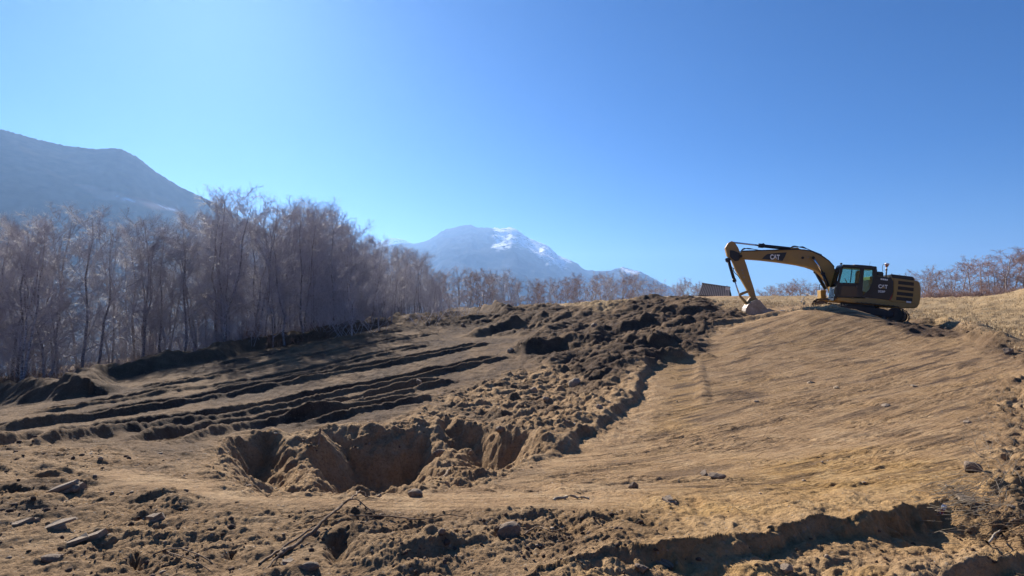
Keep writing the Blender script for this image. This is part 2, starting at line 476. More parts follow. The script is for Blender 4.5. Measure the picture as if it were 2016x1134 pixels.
# ruts left by the tracked machine
def rut(px, w=0.34, deep=0.13, berm=0.15, cleat=True):
    P = smooth_poly(GW(px))
    m = local(P, 1.6)
    d, sg, run, L = poly_dist(X[m] + 0.03 * WOBX[m], Y[m] + 0.03 * WOBY[m], P)
    e = S(run / 1.5) * S((L - run) / 1.5)
    n = 1 + 0.3 * perlin(run / 2.6, d * 0 + px[0][0] % 97, 7)
    h = -deep * (1 - S((d - w + 0.08) / 0.16)) + berm * n * np.exp(-((d - w - 0.13) / 0.11) ** 2) * np.where(sg > 0, 1.0, 1.25)
    if cleat:
        h += 0.05 * (np.sin(run * 2 * math.pi / 0.24) > 0.1) * (1 - S((d - w + 0.1) / 0.1))
    brk_ = 0.8 + 0.35 * S((perlin(X[m] / 1.9, Y[m] / 1.9, 27) + 0.35) / 0.6)
    Z[m] += h * e * brk_
RUTS = [[(-120,862),(0,846),(200,818),(420,781),(620,742),(830,703),(960,675)],
        [(-120,892),(60,872),(300,838),(500,806),(700,766),(900,722),(1000,700)],
        [(260,876),(360,859),(470,838),(640,806),(780,772),(900,745)],
        [(540,838),(640,822),(760,797),(850,775)],
        [(240,772),(420,742),(560,712),(700,684),(860,655)],
        [(350,775),(520,748),(680,712),(850,678)],
        [(420,722),(560,694),(680,668),(800,648)],
        [(0,820),(160,800),(300,775),(400,757)]]
for k, r_ in enumerate(RUTS): rut(r_, deep=0.06 if k > 3 else 0.09, berm=0.10 if k > 3 else 0.15)

# --- surface roughness by region
fine = 1 - S((RR - 26) / 20)
mid = 1 - S((RR - 75) / 40)
g = RG
g['pit'] = region([(395,905),(425,870),(500,850),(560,856),(640,838),(760,828),(840,800),(930,826),(1060,856),(1085,885),(1046,918),(960,945),(815,975),(700,985),(560,978),(430,960)], 0.3, 0.2)
graded = np.clip(g['slope'] + g['path'] * 0.9, 0, 1)
rough = 0.42 + 0 * X
rough = rough * (1 - g['fore']) + 0.8 * g['fore']
rough = rough * (1 - g['foreR']) + 0.85 * g['foreR']
rough = np.maximum(rough, 0.95 * g['rubble'])
rough = np.maximum(rough, 0.9 * g['pit'])
rough = np.maximum(rough, 1.0 * g['tongue'])
rough = np.maximum(rough, 0.9 * np.maximum(g['rimR'], g['dark2']))
rough = rough * (1 - graded * (1 - g['pit'])) + 0.10 * graded * (1 - g['pit'])
rough = rough * (1 - g['grass']) + 0.15 * g['grass']
rough = rough * (1 - 0.85 * g['path'])
patch = 0.5 + 0.8 * np.clip(fbm(X / 0.9, Y / 0.9, 31, 3) + 0.35, 0, 1.2)
rp = rough * patch
near = 1 - S((RR - 9) / 7)
def add(w, f):
    m = np.abs(w) > 0.004
    Z[m] += w[m] * f(X[m], Y[m], m)
# freshly cut or tipped faces crumble
gz = np.abs(np.gradient(Z, axis=0)) / (np.gradient(RR, axis=0) + 1e-9)
steep = S((gz - 0.45) / 0.6) * (RR < 70)
rp = np.maximum(rp, 0.4 * steep * (1 - g['grass']))
far_fade = 1 - S((RR - 18) / 22)
c25, s25 = math.cos(R(22)), math.sin(R(22))
def dg(x, y, k=0.55): return (x * c25 + y * s25) * k, -x * s25 + y * c25
def rel(x, y, m, lam, seed, octv, gain):
    u, v = dg(x + 0.25 * lam * WOBX[m], y + 0.25 * lam * WOBY[m])
    return billow(u / lam, v / lam, seed, octv, 2.1, gain)
add(rp * mid, lambda x, y, m: 0.15 * rel(x, y, m, 0.8, 3, 3, 0.55))
add(rp * far_fade, lambda x, y, m: 0.050 * rel(x, y, m, 0.2, 4, 3, 0.6))
add(rp * near, lambda x, y, m: 0.022 * billow(x / 0.06, y / 0.06, 5, 2, 2.2, 0.6))
add(rp * fine * patch, lambda x, y, m: clods(x + 0.2 * WOBX[m], y + 0.2 * WOBY[m], 0.42, 11, 0.10, 0.3))
add(rp * patch * (1 - S((RR - 16) / 10)), lambda x, y, m: clods(x + 0.1 * WOBY[m], y + 0.1 * WOBX[m], 0.15, 12, 0.09, 0.42) + near[m] * clods(x, y, 0.05, 13, 0.2, 0.5))
# spoil heaps: big lumps
dk = np.clip(g['dark'], 0, 1)
add(dk, lambda x, y, m: 0.2 + 0.55 * fbm(x / 3.8, y / 2.4, 41, 4) + 0.30 * billow(x / 1.5 + 0.5 * WOBX[m], y / 1.5, 42, 4, 2.1, 0.55) + 0.6 * clods(x + 0.3 * WOBX[m], y + 0.3 * WOBY[m], 0.5, 44, 0.25, 0.45))
add(g['dark2'], lambda x, y, m: 0.18 * fbm(x / 1.2, y / 1.2, 46, 4) + clods(x, y, 0.5, 47, 0.6, 0.5))
add(g['rimR'], lambda x, y, m: 0.12 * fbm(x / 0.8, y / 0.8, 48, 4) + 0.12 * billow(x / 0.4, y / 0.4, 49, 4, 2.1, 0.6))
add(g['rubble'], lambda x, y, m: 0.2 * fbm(x / 1.1, y / 1.1, 50, 4) + 0.16 * billow(x / 0.7, y / 0.7, 56, 4, 2.1, 0.6) + 0.8 * clods(x + 0.1 * WOBX[m], y, 0.4, 51, 0.3, 0.5))
add(g['pit'], lambda x, y, m: 0.12 * fbm(x / 0.9, y / 0.9, 55, 4) + 0.10 * billow(x / 0.5, y / 0.5, 58, 4, 2.1, 0.6) + 0.6 * clods(x + 0.1 * WOBX[m], y + 0.1 * WOBY[m], 0.34, 59, 0.2, 0.45))
# plateau: pushed soil
plain = np.clip(1 - graded - dk - g['grass'] - g['rubble'] - g['fore'] - g['foreR'] - g['pit'], 0, 1) * mid
add(plain, lambda x, y, m: 0.04 * fbm((x * 0.24 + y * 0.97) / 5.0, (x * 0.97 - y * 0.24) / 0.45, 52, 4) + 0.03 * billow(x / 0.8, y / 1.2, 57, 4, 2.1, 0.6) + 0.04 * billow(x / 0.5, y / 0.9, 54, 4, 2.1, 0.6))
# drag marks of the bucket on the graded slope
ct, st = math.cos(R(27)), math.sin(R(27))
U, V = X * ct + Y * st, -X * st + Y * ct
scal = S((fbm(X / 2.2, Y / 1.3, 63, 3) + 0.25) / 0.5)
def drag(x, y, m):
    u, v = U[m], V[m] + 0.2 * perlin(x / 4.0, y / 4.0, 60)
    k = 1 - S((RR[m] - 16) / 14)
    return (0.016 + 0.022 * scal[m]) * (0.8 * fbm(u / 2.2, v / 0.16, 61, 3) + 0.8 * fbm(u / 0.9, v / 0.06, 62, 2) * k) + 0.05 * fbm(u / 5.0, v / 1.6, 64, 3) + scal[m] * (0.55 * clods(x, y, 0.24, 65, 0.16, 0.4) + 0.03 * billow(x / 0.3, y / 0.3, 67, 3, 2.1, 0.6)) * far_fade[m]
add(g['slope'], drag)
add(g['path'], lambda x, y, m: 0.022 * fbm(x / 1.4, y / 0.11, 66, 3))
# meadow tussocks
add(g['grass'], lambda x, y, m: 0.22 * np.maximum(fbm(x / 1.6, y / 1.1, 70, 3), -0.2) + 0.5 * fbm(x / 14, y / 14, 71, 2))
add(g['litter'], lambda x, y, m: 0.12 * fbm(x / 1.5, y / 1.5, 72, 3))

# level stand for the digger, tilted back with the bank
PADC = at(1694, 628, 32.3); PFW = np.array((-0.978, 0.207)); PFW /= np.hypot(*PFW)
TILT = math.tan(R(7.5))
pu = (X - PADC[0]) * PFW[0] + (Y - PADC[1]) * PFW[1]; pv = -(X - PADC[0]) * PFW[1] + (Y - PADC[1]) * PFW[0]
UY = R(-28)                                                 # undercarriage slewed against the house
qu = pu * math.cos(UY) + pv * math.sin(UY); qv = -pu * math.sin(UY) + pv * math.cos(UY)
plane_z = PADC[2] + pu * TILT
wpad = (1 - S((np.abs(qu) - 2.3) / 0.5)) * (1 - S((np.abs(qv) - 1.7) / 0.5))
Z = Z * (1 - wpad) + np.minimum(Z, plane_z + 0.03 * WOBX) * wpad
wpad2 = wpad * (Z < plane_z); Z = Z * (1 - wpad2) + (plane_z + 0.02 * WOBX) * wpad2

# --- colour fields of the soil itself
def heightlook(v): return np.clip(v, 0, 1)
c_dark = np.clip(dk * (0.95 + 0.6 * fbm(X / 2.5, Y / 2.5, 80, 4)) + g['dark2'] * 0.85 + 0.55 * g['rimR'] * S((fbm(X / 0.8, Y / 0.8, 81, 3) + 0.3) / 0.5)
                 + g['fore'] * (0.34 + 0.48 * S((fbm(X / 1.1, Y / 0.6, 82, 4) - 0.05) / 0.35)) + g['slope'] * (0.06 + 0.22 * S((RR - 10) / 8) + 0.55 * S((fbm(U / 2.4, V / 0.5, 83, 5, 2.1, 0.65) - 0.05) / 0.22) + 0.35 * S((fbm(U / 3.0, V / 0.25, 90, 3) - 0.1) / 0.3))
                 + plain * (0.35 + 0.65 * S((RR - 7) / 2.5)) * (1 - g['ochre']) * (AA < R(3)) * (0.66 + 0.32 * S((fbm(X / 2.5, Y / 5, 84, 4) + 0.25) / 0.5)) + 0.15 * g['pit'] + g['rubble'] * (0.15 + 0.6 * S((fbm(X / 1.6, Y / 1.6, 85, 3) + 0.02) / 0.3)), 0, 1)
# humus on the banks along the wood
for pl, ww in (([(-300,800),(0,792),(200,752),(400,712),(480,692),(640,664),(780,634)], 2.2), ([(770,636),(830,624),(900,621),(1000,621),(1060,614)], 2.2)):
    P = smooth_poly(GW(pl)); m = local(P, 4)
    d_, _, _, _ = poly_dist(X[m] + 0.5 * WOBX[m], Y[m] + 0.5 * WOBY[m], P)
    c_dark[m] = np.maximum(c_dark[m], 0.9 * (1 - S((d_ - 0.6) / ww)))
c_och = np.clip(g['ochre'] * (0.85 + 0.8 * fbm(X / 1.5, Y / 0.9, 86, 3)) + 0.55 * g['ochre2'] + 0.5 * g['foreR'] * S((fbm(X / 1.0, Y / 0.6, 87, 3) + 0.15) / 0.4)
                + 0.25 * g['slope'] * S(fbm(U / 4, V / 1.2, 88, 3) / 0.4), 0, 1)
bankw = np.zeros(X.shape)
for pl in ([(-300,800),(0,792),(200,752),(400,712),(480,692),(640,664),(780,634)], [(770,636),(830,624),(900,621),(1000,621),(1060,614)]):
    P = smooth_poly(GW(pl)); m = local(P, 4)
    d_, _, _, _ = poly_dist(X[m] + 0.5 * WOBX[m], Y[m] + 0.5 * WOBY[m], P)
    bankw[m] = np.maximum(bankw[m], 1 - S((d_ - 1.2) / 1.5))
g['litter'] = g['litter'] * (1 - bankw)
masks = np.stack([c_dark, c_och, np.clip(g['grass'], 0, 1), np.clip(g['litter'], 0, 1)], -1).reshape(-1, 4)

def ground_z(x, y):
    """height of the finished sheet under a point"""
    r = math.hypot(x, y); a = math.atan2(x, y)
    j = np.searchsorted(rad, r) - 1; j = min(max(j, 0), NR - 2)
    aa = a if a >= ang[0] else a + 2 * math.pi
    i = int(np.searchsorted(ang, aa) - 1); i = min(max(i, 0), NA - 1); i2 = (i + 1) % NA
    tr = (r - rad[j]) / (rad[j + 1] - rad[j]); da = (ang[i2] - ang[i]) if i2 else (2 * math.pi + ang[0] - ang[-1])
    ta = (aa - ang[i]) / da
    return float((Z[j, i] * (1 - ta) + Z[j, i2] * ta) * (1 - tr) + (Z[j + 1, i] * (1 - ta) + Z[j + 1, i2] * ta) * tr)

_grow = np.arange(NR)
def ground_hit(px, py):
    """where a line of sight meets the finished ground"""
    r = ray(px, py); h = math.hypot(r[0], r[1]); a = math.atan2(r[0], r[1])
    i = int(np.clip(np.searchsorted(ang, a) - 1, 0, NA - 2)); ta = (a - ang[i]) / (ang[i + 1] - ang[i])
    prof = Z[:, i] * (1 - ta) + Z[:, i + 1] * ta
    t = rad / h
    below = (EYE[2] + r[2] * t < prof) & (rad > 2.0)
    k = int(np.argmax(below)) if below.any() else NR - 60
    return np.array((r[0] * t[k], r[1] * t[k], prof[k]))

co = np.stack([X, Y, Z], -1).reshape(-1, 3)
ii = np.arange(NR * NA).reshape(NR, NA)
nxt = np.roll(ii, -1, axis=1)
quads = np.stack([ii[:-1], ii[1:], nxt[1:], nxt[:-1]], -1).reshape(-1, 4)
# cap under the camera
co = np.concatenate([co, [[0, 0, float(Z[0].mean())]]])
cap = np.stack([np.full(NA, NR * NA), ii[0], nxt[0]], -1)
masks = np.concatenate([masks, masks[:1]])

def ground_material():
    m, nt, b = new_mat('soil')
    N, L = nt.nodes, nt.links
    geo = N.new('ShaderNodeNewGeometry')
    att = N.new('ShaderNodeAttribute'); att.attribute_name = 'soil'
    sep = N.new('ShaderNodeSeparateColor'); L.new(att.outputs['Color'], sep.inputs[0])
    def noise(scale, detail=6, rough=0.6, vec=None):
        n = N.new('ShaderNodeTexNoise'); n.inputs['Scale'].default_value = scale; n.inputs['Detail'].default_value = detail; n.inputs['Roughness'].default_value = rough
        L.new(vec or geo.outputs['Position'], n.inputs['Vector']); return n.outputs['Fac']
    def ramp(fac, stops):
        r = N.new('ShaderNodeValToRGB')
        while len(r.color_ramp.elements) < len(stops): r.color_ramp.elements.new(0.5)
        for e, (p, c) in zip(r.color_ramp.elements, stops): e.position = p; e.color = (*c, 1)
        L.new(fac, r.inputs['Fac']); return r.outputs['Color']
    def mix(fac, a, bb):
        x = N.new('ShaderNodeMixRGB'); L.new(fac, x.inputs['Fac']); L.new(a, x.inputs['Color1']); L.new(bb, x.inputs['Color2']); return x.outputs['Color']
    tan = ramp(noise(1.7, 9, 0.65), [(0.28, (0.237, 0.147, 0.076)), (0.5, (0.350, 0.229, 0.122)), (0.72, (0.445, 0.312, 0.180))])
    ochre = ramp(noise(2.6, 8, 0.6), [(0.3, (0.31, 0.180, 0.065)), (0.55, (0.42, 0.265, 0.110)), (0.75, (0.50, 0.350, 0.18))])
    dark = ramp(noise(2.2, 9, 0.65), [(0.3, (0.045, 0.029, 0.020)), (0.55, (0.088, 0.057, 0.038)), (0.78, (0.145, 0.096, 0.064))])
    straw = ramp(noise(0.9, 10, 0.72), [(0.3, (0.235, 0.160, 0.085)), (0.5, (0.345, 0.245, 0.135)), (0.72, (0.43, 0.325, 0.195))])
    litter = ramp(noise(3.0, 9, 0.7), [(0.3, (0.055, 0.038, 0.030)), (0.52, (0.13, 0.085, 0.060)), (0.75, (0.23, 0.16, 0.115))])
    c = mix(sep.outputs[1], tan, ochre)
    c = mix(sep.outputs[0], c, dark)
    c = mix(sep.outputs[2], c, straw)
    c = mix(att.outputs['Alpha'], c, litter)
    # fine crumb-scale mottling of the soil colour
    mot = ramp(noise(17, 7, 0.75), [(0.32, (0.62, 0.60, 0.58)), (0.5, (1.0, 1.0, 1.0)), (0.68, (1.28, 1.27, 1.25))])
    mm = N.new('ShaderNodeMixRGB'); mm.blend_type = 'MULTIPLY'; mm.inputs['Fac'].default_value = 1.0
    L.new(c, mm.inputs['Color1']); L.new(mot, mm.inputs['Color2']); c = mm.outputs['Color']
    # grit and small stones, paler than the soil
    vo = N.new('ShaderNodeTexVoronoi'); vo.inputs['Scale'].default_value = 26.0; vo.inputs['Randomness'].default_value = 1.0
    L.new(geo.outputs['Position'], vo.inputs['Vector'])
    sp = N.new('ShaderNodeSeparateColor'); L.new(vo.outputs['Color'], sp.inputs[0])
    gt = N.new('ShaderNodeMath'); gt.operation = 'GREATER_THAN'; gt.inputs[1].default_value = 0.86; L.new(sp.outputs[0], gt.inputs[0])
    lt = N.new('ShaderNodeMath'); lt.operation = 'LESS_THAN'; lt.inputs[1].default_value = 0.28; L.new(vo.outputs['Distance'], lt.inputs[0])
    mu = N.new('ShaderNodeMath'); mu.operation = 'MULTIPLY'; L.new(gt.outputs[0], mu.inputs[0]); L.new(lt.outputs[0], mu.inputs[1])
    inv = N.new('ShaderNodeMath'); inv.operation = 'MULTIPLY_ADD'; inv.inputs[1].default_value = -0.5; inv.inputs[2].default_value = 0.5
    L.new(sep.outputs[2], inv.inputs[0])
    mu2 = N.new('ShaderNodeMath'); mu2.operation = 'MULTIPLY'; L.new(mu.outputs[0], mu2.inputs[0]); L.new(inv.outputs[0], mu2.inputs[1])
    grit = N.new('ShaderNodeRGB'); grit.outputs[0].default_value = (0.33, 0.28, 0.22, 1)
    c = mix(mu2.outputs[0], c, grit.outputs[0])
    L.new(c, b.inputs['Base Color'])
    b.inputs['Roughness'].default_value = 0.95
    b.inputs['Specular IOR Level'].default_value = 0.15
    bp = N.new('ShaderNodeBump'); bp.inputs['Strength'].default_value = 0.7; bp.inputs['Distance'].default_value = 0.03
    mp = N.new('ShaderNodeMapping'); mp.vector_type = 'TEXTURE'
    mp.inputs['Rotation'].default_value = (0, 0, R(27)); mp.inputs['Scale'].default_value = (1.0, 0.07, 0.4)
    L.new(geo.outputs['Position'], mp.inputs['Vector'])
    a2 = N.new('ShaderNodeAttribute'); a2.attribute_name = 'graded'
    stv = N.new('ShaderNodeMath'); stv.operation = 'MULTIPLY'
    L.new(noise(1.6, 5, 0.65, mp.outputs[0]), stv.inputs[0]); L.new(a2.outputs['Fac'], stv.inputs[1])
    b0 = N.new('ShaderNodeBump'); b0.inputs['Strength'].default_value = 0.8; b0.inputs['Distance'].default_value = 0.09
    L.new(stv.outputs[0], b0.inputs['Height']); L.new(b0.outputs[0], bp.inputs['Normal'])
    L.new(noise(22, 8, 0.7), bp.inputs['Height'])
    inv2 = N.new('ShaderNodeMath'); inv2.operation = 'MULTIPLY_ADD'; inv2.inputs[1].default_value = -0.75; inv2.inputs[2].default_value = 1.0
    L.new(a2.outputs['Fac'], inv2.inputs[0])
    hm = N.new('ShaderNodeMath'); hm.operation = 'MULTIPLY'; L.new(noise(5.5, 7, 0.68), hm.inputs[0]); L.new(inv2.outputs[0], hm.inputs[1])
    b1 = N.new('ShaderNodeBump'); b1.inputs['Strength'].default_value = 0.45; b1.inputs['Distance'].default_value = 0.16
    L.new(hm.outputs[0], b1.inputs['Height']); L.new(b0.outputs[0], b1.inputs['Normal']); L.new(b1.outputs[0], bp.inputs['Normal'])
    L.new(bp.outputs[0], b.inputs['Normal'])
    return m
M_SOIL = ground_material()
me = np_mesh('ground', co, quads, cap, M_SOIL)
ca_ = me.color_attributes.new('soil', 'FLOAT_COLOR', 'POINT')
ca_.data.foreach_set('color', masks.astype(np.float32).ravel())
ga_ = me.attributes.new('graded', 'FLOAT', 'POINT')
ga_.data.foreach_set('value', np.concatenate([(g['slope'] * (1 - g['pit'])).ravel(), [0]]).astype(np.float32))
ground = link_mesh('ground', me)
tag(ground, 'bare graded earth with pit, ruts and straw meadow', kind='structure')

# ------------------------------------------------------------------ mountains and air
def mountain(name, ridge_px, dist, base, depth, mat, seed, rough_m, label, slope_pow=1.05, marks=()):
    rp_ = np.array(ridge_px, float)
    pxs = np.arange(rp_[0, 0], rp_[-1, 0] + 1, 3.0)
    pys = np.interp(pxs, rp_[:, 0], rp_[:, 1])
    az = np.arctan((pxs - CX) / F_PX)
    elev = (HOR - pys) / F_PX * np.cos(az)                 # tangent of elevation
    n = len(pxs)
    jag = rough_m * (0.55 * fbm(pxs / 9.0, pxs * 0 + seed, seed, 4))
    H = EYE[2] + elev * dist
    t = np.concatenate([np.linspace(-1, 0, 90) ** 3 * 0.35 + np.linspace(-1, 0, 90) * 0.65, np.linspace(0, 1, 24)[1:]])
    T, A_ = np.meshgrid(t, az, indexing='ij')
    Hg = np.broadcast_to(H, T.shape)
    Rr = dist + T * depth
    x, y = Rr * np.sin(A_), Rr * np.cos(A_)
    prof = (1 - np.abs(T)) ** slope_pow
    z = base + (Hg - base) * prof
    z = z + jag[None] * np.exp(-(T / 0.02) ** 2)
    w = S(np.abs(T) / 0.12) * (1 - np.abs(T)) ** 0.5
    rid = 1 - 2 * np.abs(fbm(x / 900 + 0.5 * fbm(y / 700, x / 700, seed, 2), y / 1100, seed + 3, 5))
    z = z + w * rough_m * (3.2 * (rid - 0.85) + 1.0 * fbm(x / 160, y / 160, seed + 9, 4))
    co_ = np.stack([x, y, z], -1).reshape(-1, 3)
    id_ = np.arange(T.size).reshape(T.shape)
    q = np.stack([id_[:-1, :-1], id_[:-1, 1:], id_[1:, 1:], id_[1:, :-1]], -1).reshape(-1, 4)
    me_ = np_mesh(name, co_, q, None, mat)
    # snow and meadow fields lie where they lie on the slope
    PXg = np.broadcast_to(pxs, T.shape)
    PYg = HOR - (z - EYE[2]) / (Rr * np.cos(A_)) * F_PX
    rgba = np.zeros(T.shape + (4,), np.float32); rgba[..., 3] = 1
    for ch, pts, soft, jit in marks:
        P_ = np.array(pts, float)
        qx = PXg + jit * fbm(x / 180, z / 60, seed + 21, 4); qy = PYg + jit * 0.6 * fbm(x / 150, z / 70, seed + 22, 4)
        d, _, _, _ = poly_dist(qx, qy, P_, True)
        sd = np.where(inside(qx, qy, P_), d, -d)
        rgba[..., ch] = np.maximum(rgba[..., ch], S(0.5 + sd / soft) * (T < 0.02))
    c_ = me_.color_attributes.new('cover', 'FLOAT_COLOR', 'POINT')
    c_.data.foreach_set('color', rgba.ravel())
    o = link_mesh(name, me_)
    tag(o, label, kind='structure')
    return o

def mountain_mat(name, c_lo, c_hi, scale):
    m, nt, b = new_mat(name)
    N, L = nt.nodes, nt.links
    geo = N.new('ShaderNodeNewGeometry')
    nz = N.new('ShaderNodeTexNoise'); nz.inputs['Scale'].default_value = scale; nz.inputs['Detail'].default_value = 10; nz.inputs['Roughness'].default_value = 0.65
    L.new(geo.outputs['Position'], nz.inputs['Vector'])
    cr = N.new('ShaderNodeValToRGB'); cr.color_ramp.elements[0].position = 0.35; cr.color_ramp.elements[1].position = 0.68
    cr.color_ramp.elements[0].color = (*c_lo, 1); cr.color_ramp.elements[1].color = (*c_hi, 1)
    L.new(nz.outputs['Fac'], cr.inputs['Fac'])
    at_ = N.new('ShaderNodeAttribute'); at_.attribute_name = 'cover'
    sp = N.new('ShaderNodeSeparateColor'); L.new(at_.outputs['Color'], sp.inputs[0])
    mx = N.new('ShaderNodeMixRGB'); mx.inputs['Color2'].default_value = (0.42, 0.27, 0.20, 1)
    L.new(sp.outputs[1], mx.inputs['Fac']); L.new(cr.outputs['Color'], mx.inputs['Color1'])
    n2 = N.new('ShaderNodeTexNoise'); n2.inputs['Scale'].default_value = scale * 2.2; n2.inputs['Detail'].default_value = 8; n2.inputs['Roughness'].default_value = 0.7
    L.new(geo.outputs['Position'], n2.inputs['Vector'])
    mr = N.new('ShaderNodeMapRange'); mr.inputs['From Min'].default_value = 0.42; mr.inputs['From Max'].default_value = 0.49
    L.new(n2.outputs['Fac'], mr.inputs['Value'])
    mu = N.new('ShaderNodeMath'); mu.operation = 'MULTIPLY'; L.new(mr.outputs[0], mu.inputs[0]); L.new(sp.outputs[0], mu.inputs[1])
    m2 = N.new('ShaderNodeMixRGB'); m2.inputs['Color2'].default_value = (0.88, 0.89, 0.92, 1)
    L.new(mu.outputs[0], m2.inputs['Fac']); L.new(mx.outputs['Color'], m2.inputs['Color1'])
    L.new(m2.outputs['Color'], b.inputs['Base Color'])
    b.inputs['Roughness'].default_value = 0.95; b.inputs['Specular IOR Level'].default_value = 0.0
    return m
M_FORESTED = mountain_mat('forested_slope', (0.030, 0.032, 0.030), (0.075, 0.065, 0.055), 0.02)
M_ROCKY = mountain_mat('rocky_slope', (0.02, 0.024, 0.03), (0.075, 0.075, 0.08), 0.008)
mountain('mountain_left', [(-900,215),(-400,205),(-150,222),(0,253),(60,270),(120,284),(180,291),(215,289),(232,291),(262,305),(300,335),(350,366),(410,394),(470,425),(540,462),(640,500),(760,545),(900,600),(1000,650)],
         3000, -340, 1900, M_FORESTED, 5, 14.0, 'wooded mountain ridge rising at the left behind the trees',
         marks=[(1, [(150,365),(200,372),(240,385),(300,402),(345,415),(300,412),(230,395),(180,382)], 10, 16),
                (0, [(222,384),(250,391),(262,397),(240,392)], 3, 3), (0, [(300,401),(345,413),(350,417),(325,411)], 3, 5)])
mountain('mountain_middle', [(560,560),(660,520),(740,489),(790,478),(820,479),(845,472),(868,455),(885,449),(905,445),(920,442),(928,441),(938,447),(960,448),(985,449),(1008,447),(1018,452),(1040,468),(1060,476),(1080,484),(1098,502),(1118,510),(1132,516),(1150,530),(1165,533),(1200,534),(1215,528),(1226,525),(1245,531),(1262,535),(1290,550),(1312,562),(1380,590),(1500,640)],
         7500, -340, 5400, M_ROCKY, 9, 44.0, 'snow streaked mountain in the middle behind the far trees',
         marks=[(0, [(975,449),(1000,446),(1022,450),(1044,466),(1084,482),(1102,500),(1124,511),(1116,528),(1090,522),(1062,506),(1035,490),(1010,480),(985,494),(970,488),(975,470)], 6, 18),
                (0, [(1222,527),(1245,531),(1262,538),(1248,541),(1230,536)], 5, 8)])
mountain('mountain_distant', [(600,540),(690,500),(735,481),(755,473),(772,468),(790,470),(805,476),(840,495),(900,530),(1000,580)],
         10500, -340, 3000, M_ROCKY, 13, 18.0, 'faint snowy peak far away left of the middle mountain',
         marks=[(0, [(735,481),(772,466),(805,476),(800,490),(740,492)], 12, 20)])

hz = 12500.0
hv = [(sx * hz, sy * hz, z_) for z_ in (-362.0, 1130.0) for sx, sy in ((-1, -1), (1, -1), (1, 1), (-1, 1))]
haze = mesh_obj('haze', hv, [(0, 3, 2, 1), (4, 5, 6, 7), (0, 1, 5, 4), (1, 2, 6, 5), (2, 3, 7, 6), (3, 0, 4, 7)])
mh = bpy.data.materials.new('air'); mh.use_nodes = True
mh.node_tree.nodes.clear()
ho = mh.node_tree.nodes.new('ShaderNodeOutputMaterial'); hp = mh.node_tree.nodes.new('ShaderNodeVolumePrincipled')
hp.inputs['Color'].default_value = (0.32, 0.56, 1.0, 1)
hp.inputs['Density'].default_value = 0.85e-4
hp.inputs['Anisotropy'].default_value = 0.42
mh.node_tree.links.new(hp.outputs[0], ho.inputs['Volume'])
haze.data.materials.append(mh)
tag(haze, 'pale blue mountain air', kind='stuff')

# ------------------------------------------------------------------ bare trees
class Tubes:
    def __init__(self): self.v, self.q, self.n, self.s = [], [], 0, []
    def seg(self, p0, p1, r0, r1): self.s.append((*p0, *p1, r0, r1))
    def flush(self):
        if not self.s: return
        A_ = np.array(self.s); self.s = []
        p0, p1 = A_[:, :3], A_[:, 3:6]; d = p1 - p0; d /= np.linalg.norm(d, axis=1)[:, None] + 1e-9
        a = np.cross(d, (0.31, 0.87, 0.38)); a /= np.linalg.norm(a, axis=1)[:, None] + 1e-9; b = np.cross(d, a)
        th = np.arange(3) * 2 * math.pi / 3
        off = np.cos(th)[None, :, None] * a[:, None] + np.sin(th)[None, :, None] * b[:, None]
        v = np.concatenate([p0[:, None] + off * A_[:, 6][:, None, None], p1[:, None] + off * A_[:, 7][:, None, None]], 1)
        self.v.append(v.reshape(-1, 3)); base = self.n + np.arange(len(A_))[:, None, None] * 6
        i = np.arange(3); j = (i + 1) % 3
        self.q.append((base + np.stack([i, j, 3 + j, 3 + i], 1)[None]).reshape(-1, 4)); self.n += 6 * len(A_)
    def tube(self, path, radii, sides):
        path = np.asarray(path, float); k = len(path)
        tang = np.gradient(path, axis=0); tang /= np.linalg.norm(tang, axis=1)[:, None] + 1e-9
        ref = np.array((0.31, 0.87, 0.38)) if abs(tang[0] @ np.array((0.31, 0.87, 0.38))) < 0.9 else np.array((1.0, 0, 0))
        a = np.cross(tang, ref); a /= np.linalg.norm(a, axis=1)[:, None] + 1e-9
        b = np.cross(tang, a)
        th = np.arange(sides) * 2 * math.pi / sides
        ring = path[:, None] + np.asarray(radii)[:, None, None] * (np.cos(th)[None, :, None] * a[:, None] + np.sin(th)[None, :, None] * b[:, None])
        self.v.append(ring.reshape(-1, 3))
        i = np.arange(sides); j = (i + 1) % sides
        for r in range(k - 1):
            o = self.n + r * sides
            self.q.append(np.stack([o + i, o + j, o + sides + j, o + sides + i], 1))
        self.n += k * sides
    def mesh(self, name, mat):
        self.flush()
        return np_mesh(name, np.concatenate(self.v), np.concatenate(self.q), None, mat)

DN = np.array((0, 0, -1.0))
def unit(v): return v / (math.sqrt(float(v @ v)) + 1e-9)

